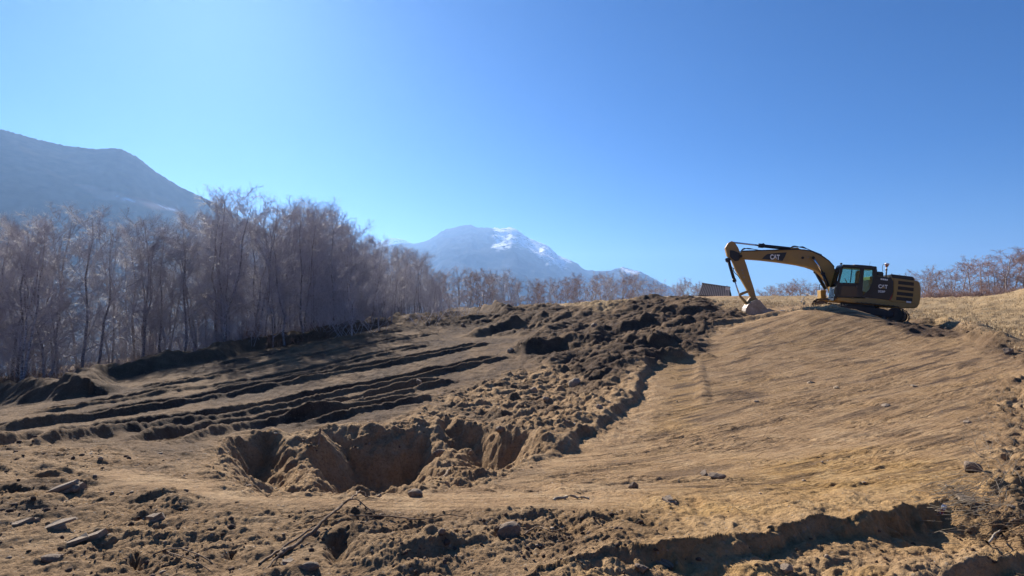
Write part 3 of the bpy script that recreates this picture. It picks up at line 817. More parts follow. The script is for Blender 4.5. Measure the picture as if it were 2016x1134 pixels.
def make_tree(seed, h, stems=1, spread=0.30, first=0.14, n1=20, n2=9, n3=8, droop=0.15, thick=0.011, lean=0.05, twig=0.0048):
    """bare broadleaf: returns (trunk mesh tubes, crown mesh tubes), height h"""
    rg = np.random.RandomState(seed)
    tr, cr = Tubes(), Tubes()
    for s_ in range(stems):
        hs = h * (1.0 if s_ == 0 else rg.uniform(0.72, 0.95))
        k = 9
        tt = np.linspace(0, 1, k)
        dirn = rg.uniform(0, 2 * math.pi); off = (lean + (0.10 if stems > 1 else 0)) * hs
        wob = np.cumsum(rg.normal(0, 0.012 * hs, (k, 2)), axis=0); wob -= wob[0]
        path = np.stack([math.cos(dirn) * off * tt ** 1.2 + wob[:, 0], math.sin(dirn) * off * tt ** 1.2 + wob[:, 1], tt * hs - 0.25 * (tt == 0)], 1)
        if stems > 1: path[:, :2] += 0.10 * np.array((math.cos(dirn), math.sin(dirn)))
        r0 = thick * hs + 0.012
        tr.tube(path, r0 * (1 - 0.9 * tt) ** 0.9 + 0.006, 7)
        nb = n1 if stems == 1 else int(n1 * 0.7)
        for b_ in range(nb):
            f = first + (0.97 - first) * ((b_ + rg.rand()) / nb)
            p0 = np.array([np.interp(f, tt, path[:, c]) for c in range(3)])
            L1 = hs * spread * (1.05 - 0.58 * f) * rg.uniform(0.7, 1.25)
            az = b_ * 2.4 + rg.uniform(-0.5, 0.5); up = rg.uniform(0.35, 1.0) * (0.6 + 0.6 * f)
            d = unit(np.array((math.cos(az), math.sin(az), up)))
            m = 5; pts = [p0]
            for j in range(m):
                d = unit(d + np.array((0, 0, 0.07)) + rg.normal(0, 0.10, 3)); pts.append(pts[-1] + d * L1 / m)
            pts = np.array(pts); r1 = max(0.010, r0 * (1 - 0.85 * f) * 0.42)
            cr.tube(pts, np.linspace(r1, 0.006, m + 1), 4)
            for c_ in range(n2):
                g_ = 0.2 + 0.8 * (c_ + rg.rand()) / n2
                q0 = np.array([np.interp(g_ * m, np.arange(m + 1), pts[:, c]) for c in range(3)])
                L2 = L1 * rg.uniform(0.28, 0.5) * (1.15 - 0.6 * g_)
                d2 = unit(d * 0.7 + rg.normal(0, 0.55, 3) + np.array((0, 0, 0.25)))
                e1 = q0 + d2 * L2 * 0.5; e2 = e1 + unit(d2 + rg.normal(0, 0.2, 3) + np.array((0, 0, 0.05 - droop))) * L2 * 0.5
                cr.seg(q0, e1, 0.0125, 0.009); cr.seg(e1, e2, 0.009, 0.006)
                for w_ in range(n3):
                    t_ = 0.1 + 0.9 * (w_ + rg.rand()) / n3
                    s0 = q0 + (e1 - q0) * min(1, 2 * t_) + (e2 - e1) * max(0, 2 * t_ - 1)
                    d3 = unit(d2 + rg.normal(0, 0.6, 3) + np.array((0, 0, -droop)))
                    L3 = rg.uniform(0.22, 0.55) * (0.55 + 0.05 * h)
                    s1 = s0 + d3 * L3
                    cr.seg(s0, s1, twig, twig * 0.62)
                    for z_ in range(2):
                        s2 = s0 + (s1 - s0) * rg.uniform(0.3, 0.9)
                        cr.seg(s2, s2 + unit(d3 + rg.normal(0, 0.6, 3) + DN * droop) * L3 * rg.uniform(0.4, 0.7), twig * 0.8, twig * 0.5)
    return tr, cr

def bark_mat(name, c0, c1, scale=5.0, band=True, dull=False):
    m, nt, b = new_mat(name)
    N, L = nt.nodes, nt.links
    tc = N.new('ShaderNodeTexCoord')
    mp = N.new('ShaderNodeMapping'); mp.inputs['Scale'].default_value = (1, 1, 2.2 if band else 0.4)
    L.new(tc.outputs['Object'], mp.inputs['Vector'])
    nz = N.new('ShaderNodeTexNoise'); nz.inputs['Scale'].default_value = scale; nz.inputs['Detail'].default_value = 6
    L.new(mp.outputs[0], nz.inputs['Vector'])
    cr = N.new('ShaderNodeValToRGB'); cr.color_ramp.elements[0].position = 0.38; cr.color_ramp.elements[1].position = 0.58
    cr.color_ramp.elements[0].color = (*c0, 1); cr.color_ramp.elements[1].color = (*c1, 1)
    L.new(nz.outputs['Fac'], cr.inputs['Fac']); L.new(cr.outputs['Color'], b.inputs['Base Color'])
    b.inputs['Roughness'].default_value = 0.9 if dull else 0.6; b.inputs['Specular IOR Level'].default_value = 0.15 if dull else 0.35
    return m
M_BARK = bark_mat('grey_bark', (0.13, 0.115, 0.115), (0.34, 0.31, 0.31))
M_BIRCH = bark_mat('birch_bark', (0.13, 0.11, 0.10), (0.52, 0.49, 0.46))
M_TWIG = bark_mat('twig_bark', (0.29, 0.275, 0.31), (0.50, 0.475, 0.52), 2.0, False)
M_TWIG_RED = bark_mat('reddish_twig_bark', (0.20, 0.125, 0.11), (0.36, 0.24, 0.21), 2.0, False)

M_PALE = bark_mat('pale_bark', (0.17, 0.15, 0.15), (0.48, 0.45, 0.45))
VAR = []
specs = [dict(h=10, stems=1, n1=22, spread=0.36, thick=0.009), dict(h=10, stems=2, n1=20, spread=0.36, lean=0.10, thick=0.007), dict(h=10, stems=1, n1=24, spread=0.3, first=0.1, lean=0.02, thick=0.007),
         dict(h=10, stems=3, n1=16, spread=0.34, lean=0.12, thick=0.006), dict(h=10, stems=1, n1=18, spread=0.42, first=0.16, lean=0.12, thick=0.0085), dict(h=10, stems=2, n1=18, spread=0.32, first=0.08, lean=0.06, thick=0.006)]
for k, sp_ in enumerate(specs):
    a_, c_ = make_tree(40 + k, **sp_)
    VAR.append((a_.mesh('trunk', M_PALE if k % 2 else M_BARK), c_.mesh('crown', M_TWIG)))
BIR = []
for k, sp_ in enumerate([dict(h=8, n1=18, n2=6, n3=6, spread=0.30, first=0.16, thick=0.010, twig=0.009), dict(h=8, n1=18, n2=6, n3=6, spread=0.33, first=0.2, lean=0.1, thick=0.010, twig=0.009),
                         dict(h=8, stems=2, n1=16, n2=6, n3=6, spread=0.30, first=0.16, lean=0.08, thick=0.009, twig=0.009), dict(h=8, n1=20, n2=6, n3=6, spread=0.38, first=0.3, lean=0.12, thick=0.016, twig=0.009)]):
    a_, c_ = make_tree(80 + k, **sp_)
    tm_ = a_.mesh('trunk', M_BIRCH); BIR.append((tm_, c_.mesh('crown', M_TWIG_RED), c_.mesh('crown', M_TWIG)))

def plant_tree(name, tm, cm, loc, h, h0, rz, label, group, tilt=(0, 0), wide=1.0):
    root = empty(name, loc, (tilt[0], tilt[1], rz))
    s = h / h0; root.scale = (s * wide, s * wide, s)
    link_mesh('trunk', tm, root); link_mesh('crown', cm, root)
    tag(root, label, 'tree', group)
    return root

def topline(pts):
    xs, ys = zip(*pts)
    return lambda p: float(np.interp(p, xs, ys))
def px_of(x, y): return CX + F_PX * x / (y * math.cos(PITCH))
def height_to(px, py, loc):
    """tree height that brings its top to the given line of sight"""
    return EYE[2] + (HOR - py) / F_PX * loc[1] - loc[2]

rg = np.random.RandomState(7)
TOP_L = topline([(-250,420),(0,452),(40,438),(100,428),(150,440),(205,395),(260,432),(330,430),(400,412),(455,384),(500,400),(530,425),(590,405),(640,415),(690,418),(725,445),(745,488),(800,492),(835,510),(865,545),(900,560)])
# the wood edge as a line on the ground; trees stand left of it and behind
edge_px = [(-260,800),(-100,795),(0,782),(150,748),(300,716),(480,688),(640,660),(770,632),(840,620),(870,616)]
edge = GW([(a, b) for a, b in edge_px])[:, :2]
edge_s = smooth_poly(edge, 8)
seg = np.hypot(*np.diff(edge_s, axis=0).T); cum = np.concatenate([[0], np.cumsum(seg)])
placed = []
def try_place(x, y, md):
    for (a, b) in placed:
        if (a - x) ** 2 + (b - y) ** 2 < md * md: return False
    placed.append((x, y)); return True
rows = [(0.9, 2.1), (2.6, 2.3), (5.0, 2.9), (8.5, 3.8), (13.0, 5.0)]
left_trees = []
for ri, (back, step) in enumerate(rows):
    s_ = 0.4
    while s_ < cum[-1]:
        i = min(int(np.searchsorted(cum, s_, side='right')) - 1, len(edge_s) - 2)
        f = (s_ - cum[i]) / seg[i]
        p = edge_s[i] + f * (edge_s[i + 1] - edge_s[i]); dv = unit(edge_s[i + 1] - edge_s[i]); nv = np.array((-dv[1], dv[0]))
        q = p + nv * (back + rg.uniform(-0.8, 0.8)) + dv * rg.uniform(-0.5, 0.5)
        px = px_of(*q)
        if -190 < px < 880 and try_place(q[0], q[1], 0.75): left_trees.append((ri, px, q[0], q[1]))
        s_ += step * rg.uniform(0.7, 1.4) * (1.0 + 0.25 * (q[1] > 45))
for k in range(34):                                         # the wood runs on into the distance
    px, d = rg.uniform(735, 878), rg.uniform(50, 100)
    x, y = (px - CX) / F_PX * d, d
    if try_place(x, y, 1.0): left_trees.append((2, px, x, y))
left_trees.sort(key=lambda t: t[1])
_ones = ['', 'first', 'second', 'third', 'fourth', 'fifth', 'sixth', 'seventh', 'eighth', 'ninth', 'tenth', 'eleventh', 'twelfth', 'thirteenth', 'fourteenth', 'fifteenth', 'sixteenth', 'seventeenth', 'eighteenth', 'nineteenth']
_tens = ['', '', 'twent', 'thirt', 'fort', 'fift', 'sixt', 'sevent', 'eight', 'ninet']
def ordinal(n):
    if n < 20: return _ones[n]
    return _tens[n // 10] + ('ieth' if n % 10 == 0 else 'y-' + _ones[n % 10])
cnt = {}
n_left = 0
for (ri, px, x, y) in left_trees:
    z = ground_z(x, y)
    top = TOP_L(px) + (abs(rg.normal(0, 9)) if ri > 0 else abs(rg.normal(0, 22)))
    h = height_to(px, top, (x, y, z))
    if ri == 0: h *= rg.choice([1.0, 0.9, 0.75, 0.6])
    elif ri >= 3: h *= rg.uniform(0.85, 1.0)
    h = float(np.clip(h, 3.0, 13.5))
    v = VAR[rg.randint(len(VAR))]
    if ri == 0:
        cnt[0] = cnt.get(0, 0) + 1
        lab = f"{ordinal(cnt[0])} bare tree from the left in the front row of the wood"
        grp = 'bare trees in the front row of the left wood'
    elif ri == 1:
        cnt[1] = cnt.get(1, 0) + 1
        lab, grp = f'{ordinal(cnt[1])} tree from the left in the second row of the wood', 'second row trees of the left wood'
    else:
        lab, grp = 'bare grey tree deep inside the left wood behind its edge rows', 'inner trees of the left wood'
    plant_tree('bare_tree', v[0], v[1], (x, y, z - 0.05), h, 10.0, rg.uniform(0, 6.28), lab, grp, (rg.normal(0, 0.03), rg.normal(0, 0.03)), rg.uniform(0.8, 1.1))
    n_left += 1

# far line of birches behind the spoil and the meadow
TOP_F = topline([(860,545),(900,540),(945,540),(985,553),(1010,545),(1040,556),(1075,560),(1110,552),(1150,548),(1190,545),(1225,545),(1260,550),(1285,556),(1310,566),(1340,562),(1370,564),(1400,570)])
far = []
for k in range(62):
    px = 862 + (1385 - 862) * (k + rg.uniform(-0.4, 0.4)) / 61
    d = rg.uniform(98, 125) if px < 1290 else rg.uniform(112, 135)
    far.append((px, d))
far.sort()
for k, (px, d) in enumerate(far):
    x, y = (px - CX) / F_PX * d, d
    z = ground_z(x, y)
    h = float(np.clip(height_to(px, TOP_F(px) + abs(rg.normal(0, 5)) - 8, (x, y, z)), 4.0, 16))
    v = BIR[rg.randint(3)]
    where = 'below the middle mountain' if px < 1150 else ('below the small right peak' if px < 1300 else 'left of the ribbed barn roof')
    plant_tree('birch_tree', v[0], v[1 + (rg.rand() < 0.5)], (x, y, z - 0.1), h, 8.0, rg.uniform(0, 6.28), f'{ordinal(k + 1)} thin birch from the left in the far row {where}', 'birches of the far tree line', (rg.normal(0, 0.03), rg.normal(0, 0.03)), rg.uniform(0.9, 1.25))

# trees behind the boom and along the right ridge
for k in range(13):
    px = 1497 + 10.5 * k + rg.uniform(-4, 4); d = rg.uniform(105, 125)
    x, y = (px - CX) / F_PX * d, d; z = ground_z(x, y)
    top = np.interp(px, [1490,1510,1540,1575,1590,1620], [574,566,566,556,568,562]) + rg.uniform(0, 6)
    h = float(np.clip(height_to(px, top, (x, y, z)), 3, 12)); v = BIR[rg.randint(4)]
    plant_tree('ridge_tree', v[0], v[1], (x, y, z - 0.1), h, 8.0, rg.uniform(0, 6.28), f'{ordinal(k + 1)} small bare tree from the left on the skyline under the boom', 'skyline trees under the boom', wide=1.3)
right_spec = [(1752,548,96,0),(1775,543,98,1),(1800,536,97,0),(1818,541,94,1),(1838,536,97,0),(1858,528,96,1),(1872,532,93,0),(1880,527,99,2),(1897,512,90,1),(1914,522,95,3),(1935,517,98,3),(1948,520,94,0),(1958,516,92,2),(1975,503,90,3),(1992,500,94,1),(2010,500,91,3),(2030,498,90,0),(2060,490,92,3),(1788,545,92,2),(1828,540,92,3),(1985,508,98,0)]
RL = ['left of the excavator counterweight top', 'just right of the excavator', 'in the middle of the right ridge', 'at the right end of the ridge']
rc = {}
for k, (px, top, d, vi) in enumerate(sorted(right_spec)):
    x, y = (px - CX) / F_PX * d, d; z = ground_z(x, y)
    h = float(np.clip(height_to(px, top, (x, y, z)), 3, 14)); v = BIR[vi]
    r_ = RL[0] if px < 1790 else RL[1] if px < 1860 else RL[2] if px < 1945 else RL[3]
    c = rc.get(r_, 0); rc[r_] = c + 1
    lab = 'leaning white birch standing alone in front of the ridge brush' if px == 1897 else 'pale trunked birch with wide crown at the right ridge end' if px == 1975 else f'{ordinal(c + 1)} bare birch from the left {r_}'
    plant_tree('birch_tree', v[0], v[1], (x, y, z - 0.1), h, 8.0, rg.uniform(0, 6.28), lab, 'birches on the right ridge', (0, 0), 1.25)

# low brush: one thicket on the ridge, one along the wood
def thicket(name, spots, mat, label, seed, hmin, hmax, rad_, nst, twig=0.006):
    r2 = np.random.RandomState(seed); T = Tubes()
    for (x, y) in spots:
        z = ground_z(x, y); hh = r2.uniform(hmin, hmax)
        for k in range(nst):
            a = r2.uniform(0, 6.28); d = unit(np.array((math.cos(a) * 0.6, math.sin(a) * 0.6, r2.uniform(0.5, 1.2))))
            p0 = np.array((x + r2.normal(0, rad_), y + r2.normal(0, rad_), z - 0.05)); L_ = hh * r2.uniform(0.6, 1.1)
            p1 = p0 + d * L_ * 0.5; p2 = p1 + unit(d + r2.normal(0, 0.3, 3)) * L_ * 0.5
            T.seg(p0, p1, twig * 1.6, twig * 1.2); T.seg(p1, p2, twig * 1.2, twig * 0.7)
            for j in range(5):
                s0 = p0 + (p1 - p0) * r2.uniform(0.3, 1) + (p2 - p1) * r2.rand() * (j % 2)
                T.seg(s0, s0 + unit(d + r2.normal(0, 0.6, 3)) * L_ * r2.uniform(0.2, 0.45), twig, twig * 0.5)
    o = link_mesh(name, T.mesh(name, mat)); tag(o, label, kind='stuff'); return o
sp_ = []
for k in range(150):
    px = rg.uniform(1815, 2090); d = rg.uniform(80, 96) - (px - 1815) * 0.02
    sp_.append(((px - CX) / F_PX * d, d))
thicket('brush', sp_, M_TWIG_RED, 'reddish leafless brush along the right ridge', 3, 0.8, 2.4, 0.5, 26, 0.013)
sp_ = []
for k in range(170):
    s_ = rg.uniform(0, cum[-1] * 0.9); i = min(int(np.searchsorted(cum, s_, side='right')) - 1, len(edge_s) - 2)
    dv = unit(edge_s[i + 1] - edge_s[i]); q = edge_s[i] + np.array((-dv[1], dv[0])) * rg.uniform(0.4, 6.0)
    sp_.append((q[0], q[1]))
M_BRAMBLE = bark_mat('bramble_stems', (0.10, 0.055, 0.04), (0.24, 0.14, 0.09), 2.0, False)
sap = []
for k in range(300):
    s_ = rg.uniform(0, cum[-1]); i = min(int(np.searchsorted(cum, s_, side='right')) - 1, len(edge_s) - 2)
    dv = unit(edge_s[i + 1] - edge_s[i]); q = edge_s[i] + np.array((-dv[1], dv[0])) * (2.6 + 14 * rg.rand() ** 1.2)
    sap.append((q[0], q[1]))
thicket('saplings', sap, M_TWIG, 'thin grey sapling growth between the trunks of the left wood', 6, 2.0, 5.0, 0.6, 11, 0.0075)
thicket('undergrowth', sp_, M_BRAMBLE, 'reddish brown undergrowth along the wood edge', 4, 0.5, 1.6, 0.35, 16, 0.007)

# ------------------------------------------------------------------ the excavator
import bmesh
EX = empty('excavator', PADC, (0, 0, math.atan2(PFW[1], PFW[0])))
tag(EX, 'yellow and black tracked excavator with lowered bucket on the crest of the bank', 'excavator')
EL = np.array((-PFW[1], PFW[0]))                            # machine's left, the side we see
def zx(X_, Y_): return 1360 + X_ / 4.032, 450 + Y_ / 4.032    # survey sheet of the machine -> photograph pixel
def el(X_, Y_, yl):
    """sheet point on the machine's plane yl metres left of its centre line, in machine coordinates"""
    r = ray(*zx(X_, Y_)); p = EYE - PADC
    t = (yl - (p[0] * EL[0] + p[1] * EL[1])) / (r[0] * EL[0] + r[1] * EL[1])
    q = p + r * t
    return (float(q[0] * PFW[0] + q[1] * PFW[1]), float(yl), float(q[2]))

M_YEL = simple_mat('yellow_paint', (0.37, 0.22, 0.05), 0.5, var=0.08, scale=2.0, dirt=(0.20, 0.145, 0.09), dirt_amt=0.6)
M_BLK = simple_mat('black_paint', (0.009, 0.011, 0.017), 0.35, var=0.2, scale=2.0, dirt=(0.08, 0.065, 0.05), dirt_amt=0.12)
M_RUB = simple_mat('rubber_hose', (0.015, 0.015, 0.016), 0.6)
M_STEEL = simple_mat('worn_steel', (0.33, 0.30, 0.27), 0.5, metal=0.6, var=0.25, dirt=(0.22, 0.16, 0.11), dirt_amt=0.7)
M_CHROME = simple_mat('chrome_rod', (0.75, 0.76, 0.78), 0.15, metal=1.0, var=0.02)
M_TRACK = simple_mat('muddy_track_steel', (0.05, 0.043, 0.038), 0.75, metal=0.2, var=0.3, dirt=(0.16, 0.11, 0.075), dirt_amt=0.8)
M_WHITE = simple_mat('white_decal', (0.78, 0.78, 0.76), 0.5, var=0.03)
M_RED = simple_mat('red_decal', (0.35, 0.04, 0.03), 0.5, var=0.05)
M_SEAT = simple_mat('seat_cloth', (0.02, 0.02, 0.022), 0.9)
M_ORANGE = simple_mat('antenna_orange', (0.55, 0.16, 0.03), 0.5, var=0.05)
def glass_mat():
    m = bpy.data.materials.new('cab_glass'); m.use_nodes = True; nt = m.node_tree; nt.nodes.clear()
    o = nt.nodes.new('ShaderNodeOutputMaterial'); tr = nt.nodes.new('ShaderNodeBsdfTransparent'); gl = nt.nodes.new('ShaderNodeBsdfGlossy')
    mx = nt.nodes.new('ShaderNodeMixShader'); fr = nt.nodes.new('ShaderNodeFresnel'); fr.inputs['IOR'].default_value = 1.5
    tr.inputs['Color'].default_value = (0.60, 0.80, 0.78, 1); gl.inputs['Roughness'].default_value = 0.04
    nt.links.new(fr.outputs[0], mx.inputs[0]); nt.links.new(tr.outputs[0], mx.inputs[1]); nt.links.new(gl.outputs[0], mx.inputs[2]); nt.links.new(mx.outputs[0], o.inputs['Surface'])
    return m
M_GLASS = glass_mat()

def bm_obj(name, bm, mat, parent, smooth=False):
    me = bpy.data.meshes.new(name)
    bmesh.ops.recalc_face_normals(bm, faces=bm.faces)
    bm.to_mesh(me); bm.free()
    if smooth: me.polygons.foreach_set('use_smooth', np.ones(len(me.polygons), bool))
    me.materials.append(mat)
    o = bpy.data.objects.new(name, me); col.objects.link(o); o.parent = parent
    return o

def prism(name, sheet, y0, y1, mat, parent, bevel=0.03, plane=None):
    """plate or box with a side outline given on the survey sheet, from y0 to y1 (metres left of centre)"""
    pl = max(y0, y1) if plane is None else plane
    pts = [el(a, b, pl) for a, b in sheet]
    bm = bmesh.new()
    f0 = [bm.verts.new((p[0], y0, p[2])) for p in pts]; f1 = [bm.verts.new((p[0], y1, p[2])) for p in pts]
    n = len(pts)
    bm.faces.new(f0); bm.faces.new(list(reversed(f1)))
    for i in range(n): bm.faces.new((f0[i], f0[(i + 1) % n], f1[(i + 1) % n], f1[i]))
    if bevel > 0:
        bmesh.ops.recalc_face_normals(bm, faces=bm.faces)
        bmesh.ops.bevel(bm, geom=list(bm.edges), offset=bevel, offset_type='OFFSET', segments=2, profile=0.5, affect='EDGES', clamp_overlap=True)
    return bm_obj(name, bm, mat, parent)

def rod(name, p0, p1, r, mat, parent, sides=14, r1=None, caps=True):
    p0, p1 = Vector(p0), Vector(p1)
    bm = bmesh.new()
    L = (p1 - p0).length
    bmesh.ops.create_cone(bm, cap_ends=caps, segments=sides, radius1=r, radius2=r if r1 is None else r1, depth=L,
                          matrix=Matrix.Translation((p0 + p1) / 2) @ (p1 - p0).to_track_quat('Z', 'Y').to_matrix().to_4x4())
    o = bm_obj(name, bm, mat, parent)
    o.data.polygons.foreach_set('use_smooth', [len(p.vertices) == 4 for p in o.data.polygons])
    return o

def hose(name, pts, r, mat, parent, sides=6):
    T = Tubes(); P = np.asarray(pts, float)
    out = []
    for i in range(len(P) - 1):
        p0, p1, p2, p3 = P[max(i - 1, 0)], P[i], P[i + 1], P[min(i + 2, len(P) - 1)]
        for j in range(5):
            t = j / 5
            out.append(0.5 * ((2 * p1) + (p2 - p0) * t + (2 * p0 - 5 * p1 + 4 * p2 - p3) * t * t + (3 * p1 - p0 - 3 * p2 + p3) * t ** 3))
    out.append(P[-1])
    T.tube(out, [r] * len(out), sides)
    o = link_mesh(name, T.mesh(name, mat), parent); return o

def boxl(name, lo, hi, mat, parent, bevel=0.02, slope=True):
    """box in machine coordinates, tilted with the machine"""
    bm = bmesh.new(); bmesh.ops.create_cube(bm, size=1.0)
    for v in bm.verts:
        v.co = Vector([(lo[i] + hi[i]) / 2 + v.co[i] * (hi[i] - lo[i]) for i in range(3)])
    if bevel: bmesh.ops.bevel(bm, geom=list(bm.edges), offset=bevel, offset_type='OFFSET', segments=2, profile=0.5, affect='EDGES', clamp_overlap=True)
    if slope:
        for v in bm.verts: v.co.z += v.co.x * TILT
    return bm_obj(name, bm, mat, parent)

def lettering(name, text, sheet_lo, sheet_hi, yl, mat, parent, shear=0.0):
    """raised letters filling a sheet rectangle (bottom left, top right as read)"""
    cu = bpy.data.curves.new(name, 'FONT'); cu.body = text; cu.extrude = 0.0
    cu.offset = 0.045
    ob = bpy.data.objects.new(name, cu); col.objects.link(ob)
    dg = bpy.context.evaluated_depsgraph_get(); me = bpy.data.meshes.new_from_object(ob.evaluated_get(dg))
    bpy.data.objects.remove(ob)
    n = len(me.vertices); c = np.empty(n * 3); me.vertices.foreach_get('co', c); c = c.reshape(-1, 3)
    lo, hi = c.min(0), c.max(0)
    u = (c[:, 0] - lo[0]) / (hi[0] - lo[0]); v = (c[:, 1] - lo[1]) / (hi[1] - lo[1])
    slope = 0.11
    out = []
    for a, b in zip(u, v):
        sx = sheet_lo[0] + a * (sheet_hi[0] - sheet_lo[0]); sy = sheet_lo[1] + b * (sheet_hi[1] - sheet_lo[1]) + a * shear
        out.append(el(sx, sy, yl))
    me.vertices.foreach_set('co', np.array(out).ravel())
    me.materials.append(mat)
    o = bpy.data.objects.new(name, me); col.objects.link(o); o.parent = parent
    return o

def plate(name, sheet, yl, mat, parent, th=0.006):
    return prism(name, sheet, yl - th, yl, mat, parent, 0)

# house: deck, engine housing, counterweight
body = prism('house_body', [(1475,372),(1592,390),(1780,412),(1788,420),(1788,628),(1640,630),(1400,600),(1165,575),(1168,545),(1478,556)], -1.22, 1.235, M_YEL, EX, 0.05)
fw_ = el(1475, 470, 1.235)
boxl('firewall', (fw_[0] - 0.01, -1.2, 1.08), (fw_[0] + 0.03, 0.29, 2.3), M_BLK, EX, 0)
skirt = prism('side_skirt', [(1167,543),(1460,566),(1600,582),(1790,598),(1790,632),(1640,631),(1400,602),(1167,576)], 1.10, 1.275, M_YEL, EX, 0.035)
cw = prism('counterweight', [(1772,410),(1806,416),(1822,432),(1830,470),(1830,540),(1820,596),(1800,630),(1770,634),(1660,632),(1660,610),(1770,606)], -1.26, 1.262, M_YEL, EX, 0.09)
hood = prism('engine_hood', [(1592,366),(1600,362),(1760,381),(1774,392),(1780,412),(1600,398)], -0.75, 1.15, M_BLK, EX, 0.04)
blackp = prism('side_door_panel', [(1480,376),(1592,392),(1609,420),(1607,500),(1590,545),(1572,568),(1478,556)], 1.2, 1.262, M_BLK, EX, 0.012)
plate('red_stripe', [(1583,552),(1606,510),(1590,562),(1574,572)], 1.268, M_RED, blackp)
louv = prism('louvre_panel', [(1612,402),(1782,420),(1784,596),(1600,580),(1580,570),(1598,548),(1612,505)], 1.22, 1.268, M_YEL, EX, 0.014)
for k, (xa, ya, xb, yb) in enumerate([(1648,414,1772,428), (1646,457,1770,471), (1638,500,1766,514), (1632,540,1760,554)]):
    sl = prism('louvre', [(xa, ya), (xb, yb), (xb - 2, yb + 27), (xa - 2, ya + 27)], 1.255, 1.274, M_RUB, louv, 0.004)
    for j in range(3):
        o_ = 5 + 8 * j
        prism('slat', [(xa, ya + o_), (xb, yb + o_), (xb, yb + o_ + 2.6), (xa, ya + o_ + 2.6)], 1.262, 1.280, M_TRACK, sl, 0)
plate('sticker', [(1712,574), (1750,579), (1749,592), (1711,587)], 1.275, M_WHITE, louv)
boxp = prism('air_filter_box', [(1482,340),(1526,344),(1532,356),(1530,384),(1482,378)], 0.35, 1.1, M_BLK, EX, 0.03)
lettering('maker_lettering', 'CAT', (1489,473), (1563,442), 1.268, M_WHITE, blackp, 5)
plate('logo_triangle', [(1512,474), (1530,457), (1545,477)], 1.273, M_YEL, blackp)
lettering('model_lettering', '323F', (1486,506), (1543,489), 1.268, M_WHITE, blackp, 4)
for k in range(4):
    plate('badge', [(1508 + 15 * k, 394 + 2 * k), (1520 + 15 * k, 396 + 2 * k), (1518 + 15 * k, 408 + 2 * k), (1506 + 15 * k, 406 + 2 * k)], 1.268, M_WHITE, blackp)
# satellite antenna on a mast
mast = rod('antenna_mast', el(1550, 385, 0.9), el(1555, 300, 0.9), 0.035, M_STEEL, EX)
rod('mast_clamp', el(1552, 332, 0.9), el(1553, 322, 0.9), 0.06, M_BLK, mast)
an = rod('antenna_cup', el(1555, 304, 0.9), el(1557, 284, 0.9), 0.055, M_ORANGE, EX, 18, 0.11)
rod('antenna_dome', el(1557, 286, 0.9), el(1557.5, 274, 0.9), 0.13, M_WHITE, an, 20, 0.09)
hose('antenna_cable', [el(1548,288,0.9), el(1530,284,0.9), el(1521,305,0.9), el(1525,342,0.9)], 0.012, M_RUB, EX)
hose('hood_handrail', [el(1592,392,1.1), el(1590,366,1.1), el(1598,358,1.1)], 0.018, M_STEEL, EX)

# cab
CB0, CB1 = 0.30, 1.275
cab = prism('cab_roof', [(1208,284),(1320,289),(1476,300),(1480,312),(1478,326),(1210,310),(1196,308)], CB0, CB1, M_BLK, EX, 0.035)
cab['label'] = 'black cab roof with pale sunlit top'
prism('roof_hatch', [(1300,284),(1440,295),(1440,302),(1300,292)], 0.45, 1.1, M_STEEL, cab, 0.01)
for yy in (CB0 + 0.06, CB1):
    y0 = yy - 0.06
    nm = 'cab_frame'
    prism('front_pillar', [(1197,308),(1212,308),(1206,330),(1172,470),(1158,556),(1140,556),(1152,470),(1186,340)], y0, yy, M_BLK, EX, 0.008)
    prism('door_pillar', [(1340,314),(1378,317),(1376,340),(1368,430),(1362,548),(1330,545),(1332,440),(1348,372),(1344,330)], y0, yy, M_BLK, EX, 0.008)
    prism('rear_pillar', [(1444,322),(1480,324),(1480,556),(1362,548),(1366,534),(1420,480),(1444,420)], y0, yy, M_BLK, EX, 0.008)
    prism('window_glass', [(1206,316),(1344,324),(1348,372),(1332,436),(1180,430)], y0 + 0.025, y0 + 0.033, M_GLASS, EX, 0)
    prism('window_glass', [(1374,326),(1446,330),(1444,424),(1420,482),(1364,536)], y0 + 0.025, y0 + 0.033, M_GLASS, EX, 0)
    rail_ = prism('window_sill', [(1180,428),(1334,434),(1332,450),(1176,446)], y0, yy, M_BLK, EX, 0.006)
    prism('window_bar', [(1278,318),(1284,318),(1270,430),(1264,430)], y0 + 0.01, y0 + 0.05, M_BLK, EX, 0)
door = prism('cab_door', [(1176,446),(1334,450),(1332,546),(1160,548)], CB1 - 0.05, CB1 + 0.003, M_BLK, EX, 0.012)
prism('door_window', [(1200,458),(1322,462),(1320,538),(1188,536)], CB1, CB1 + 0.008, simple_mat('smoked_glass', (0.03, 0.035, 0.045), 0.08, var=0.1), door, 0)
rod('door_handle', el(1318, 452, CB1 + 0.04), el(1318, 468, CB1 + 0.04), 0.014, M_STEEL, door)
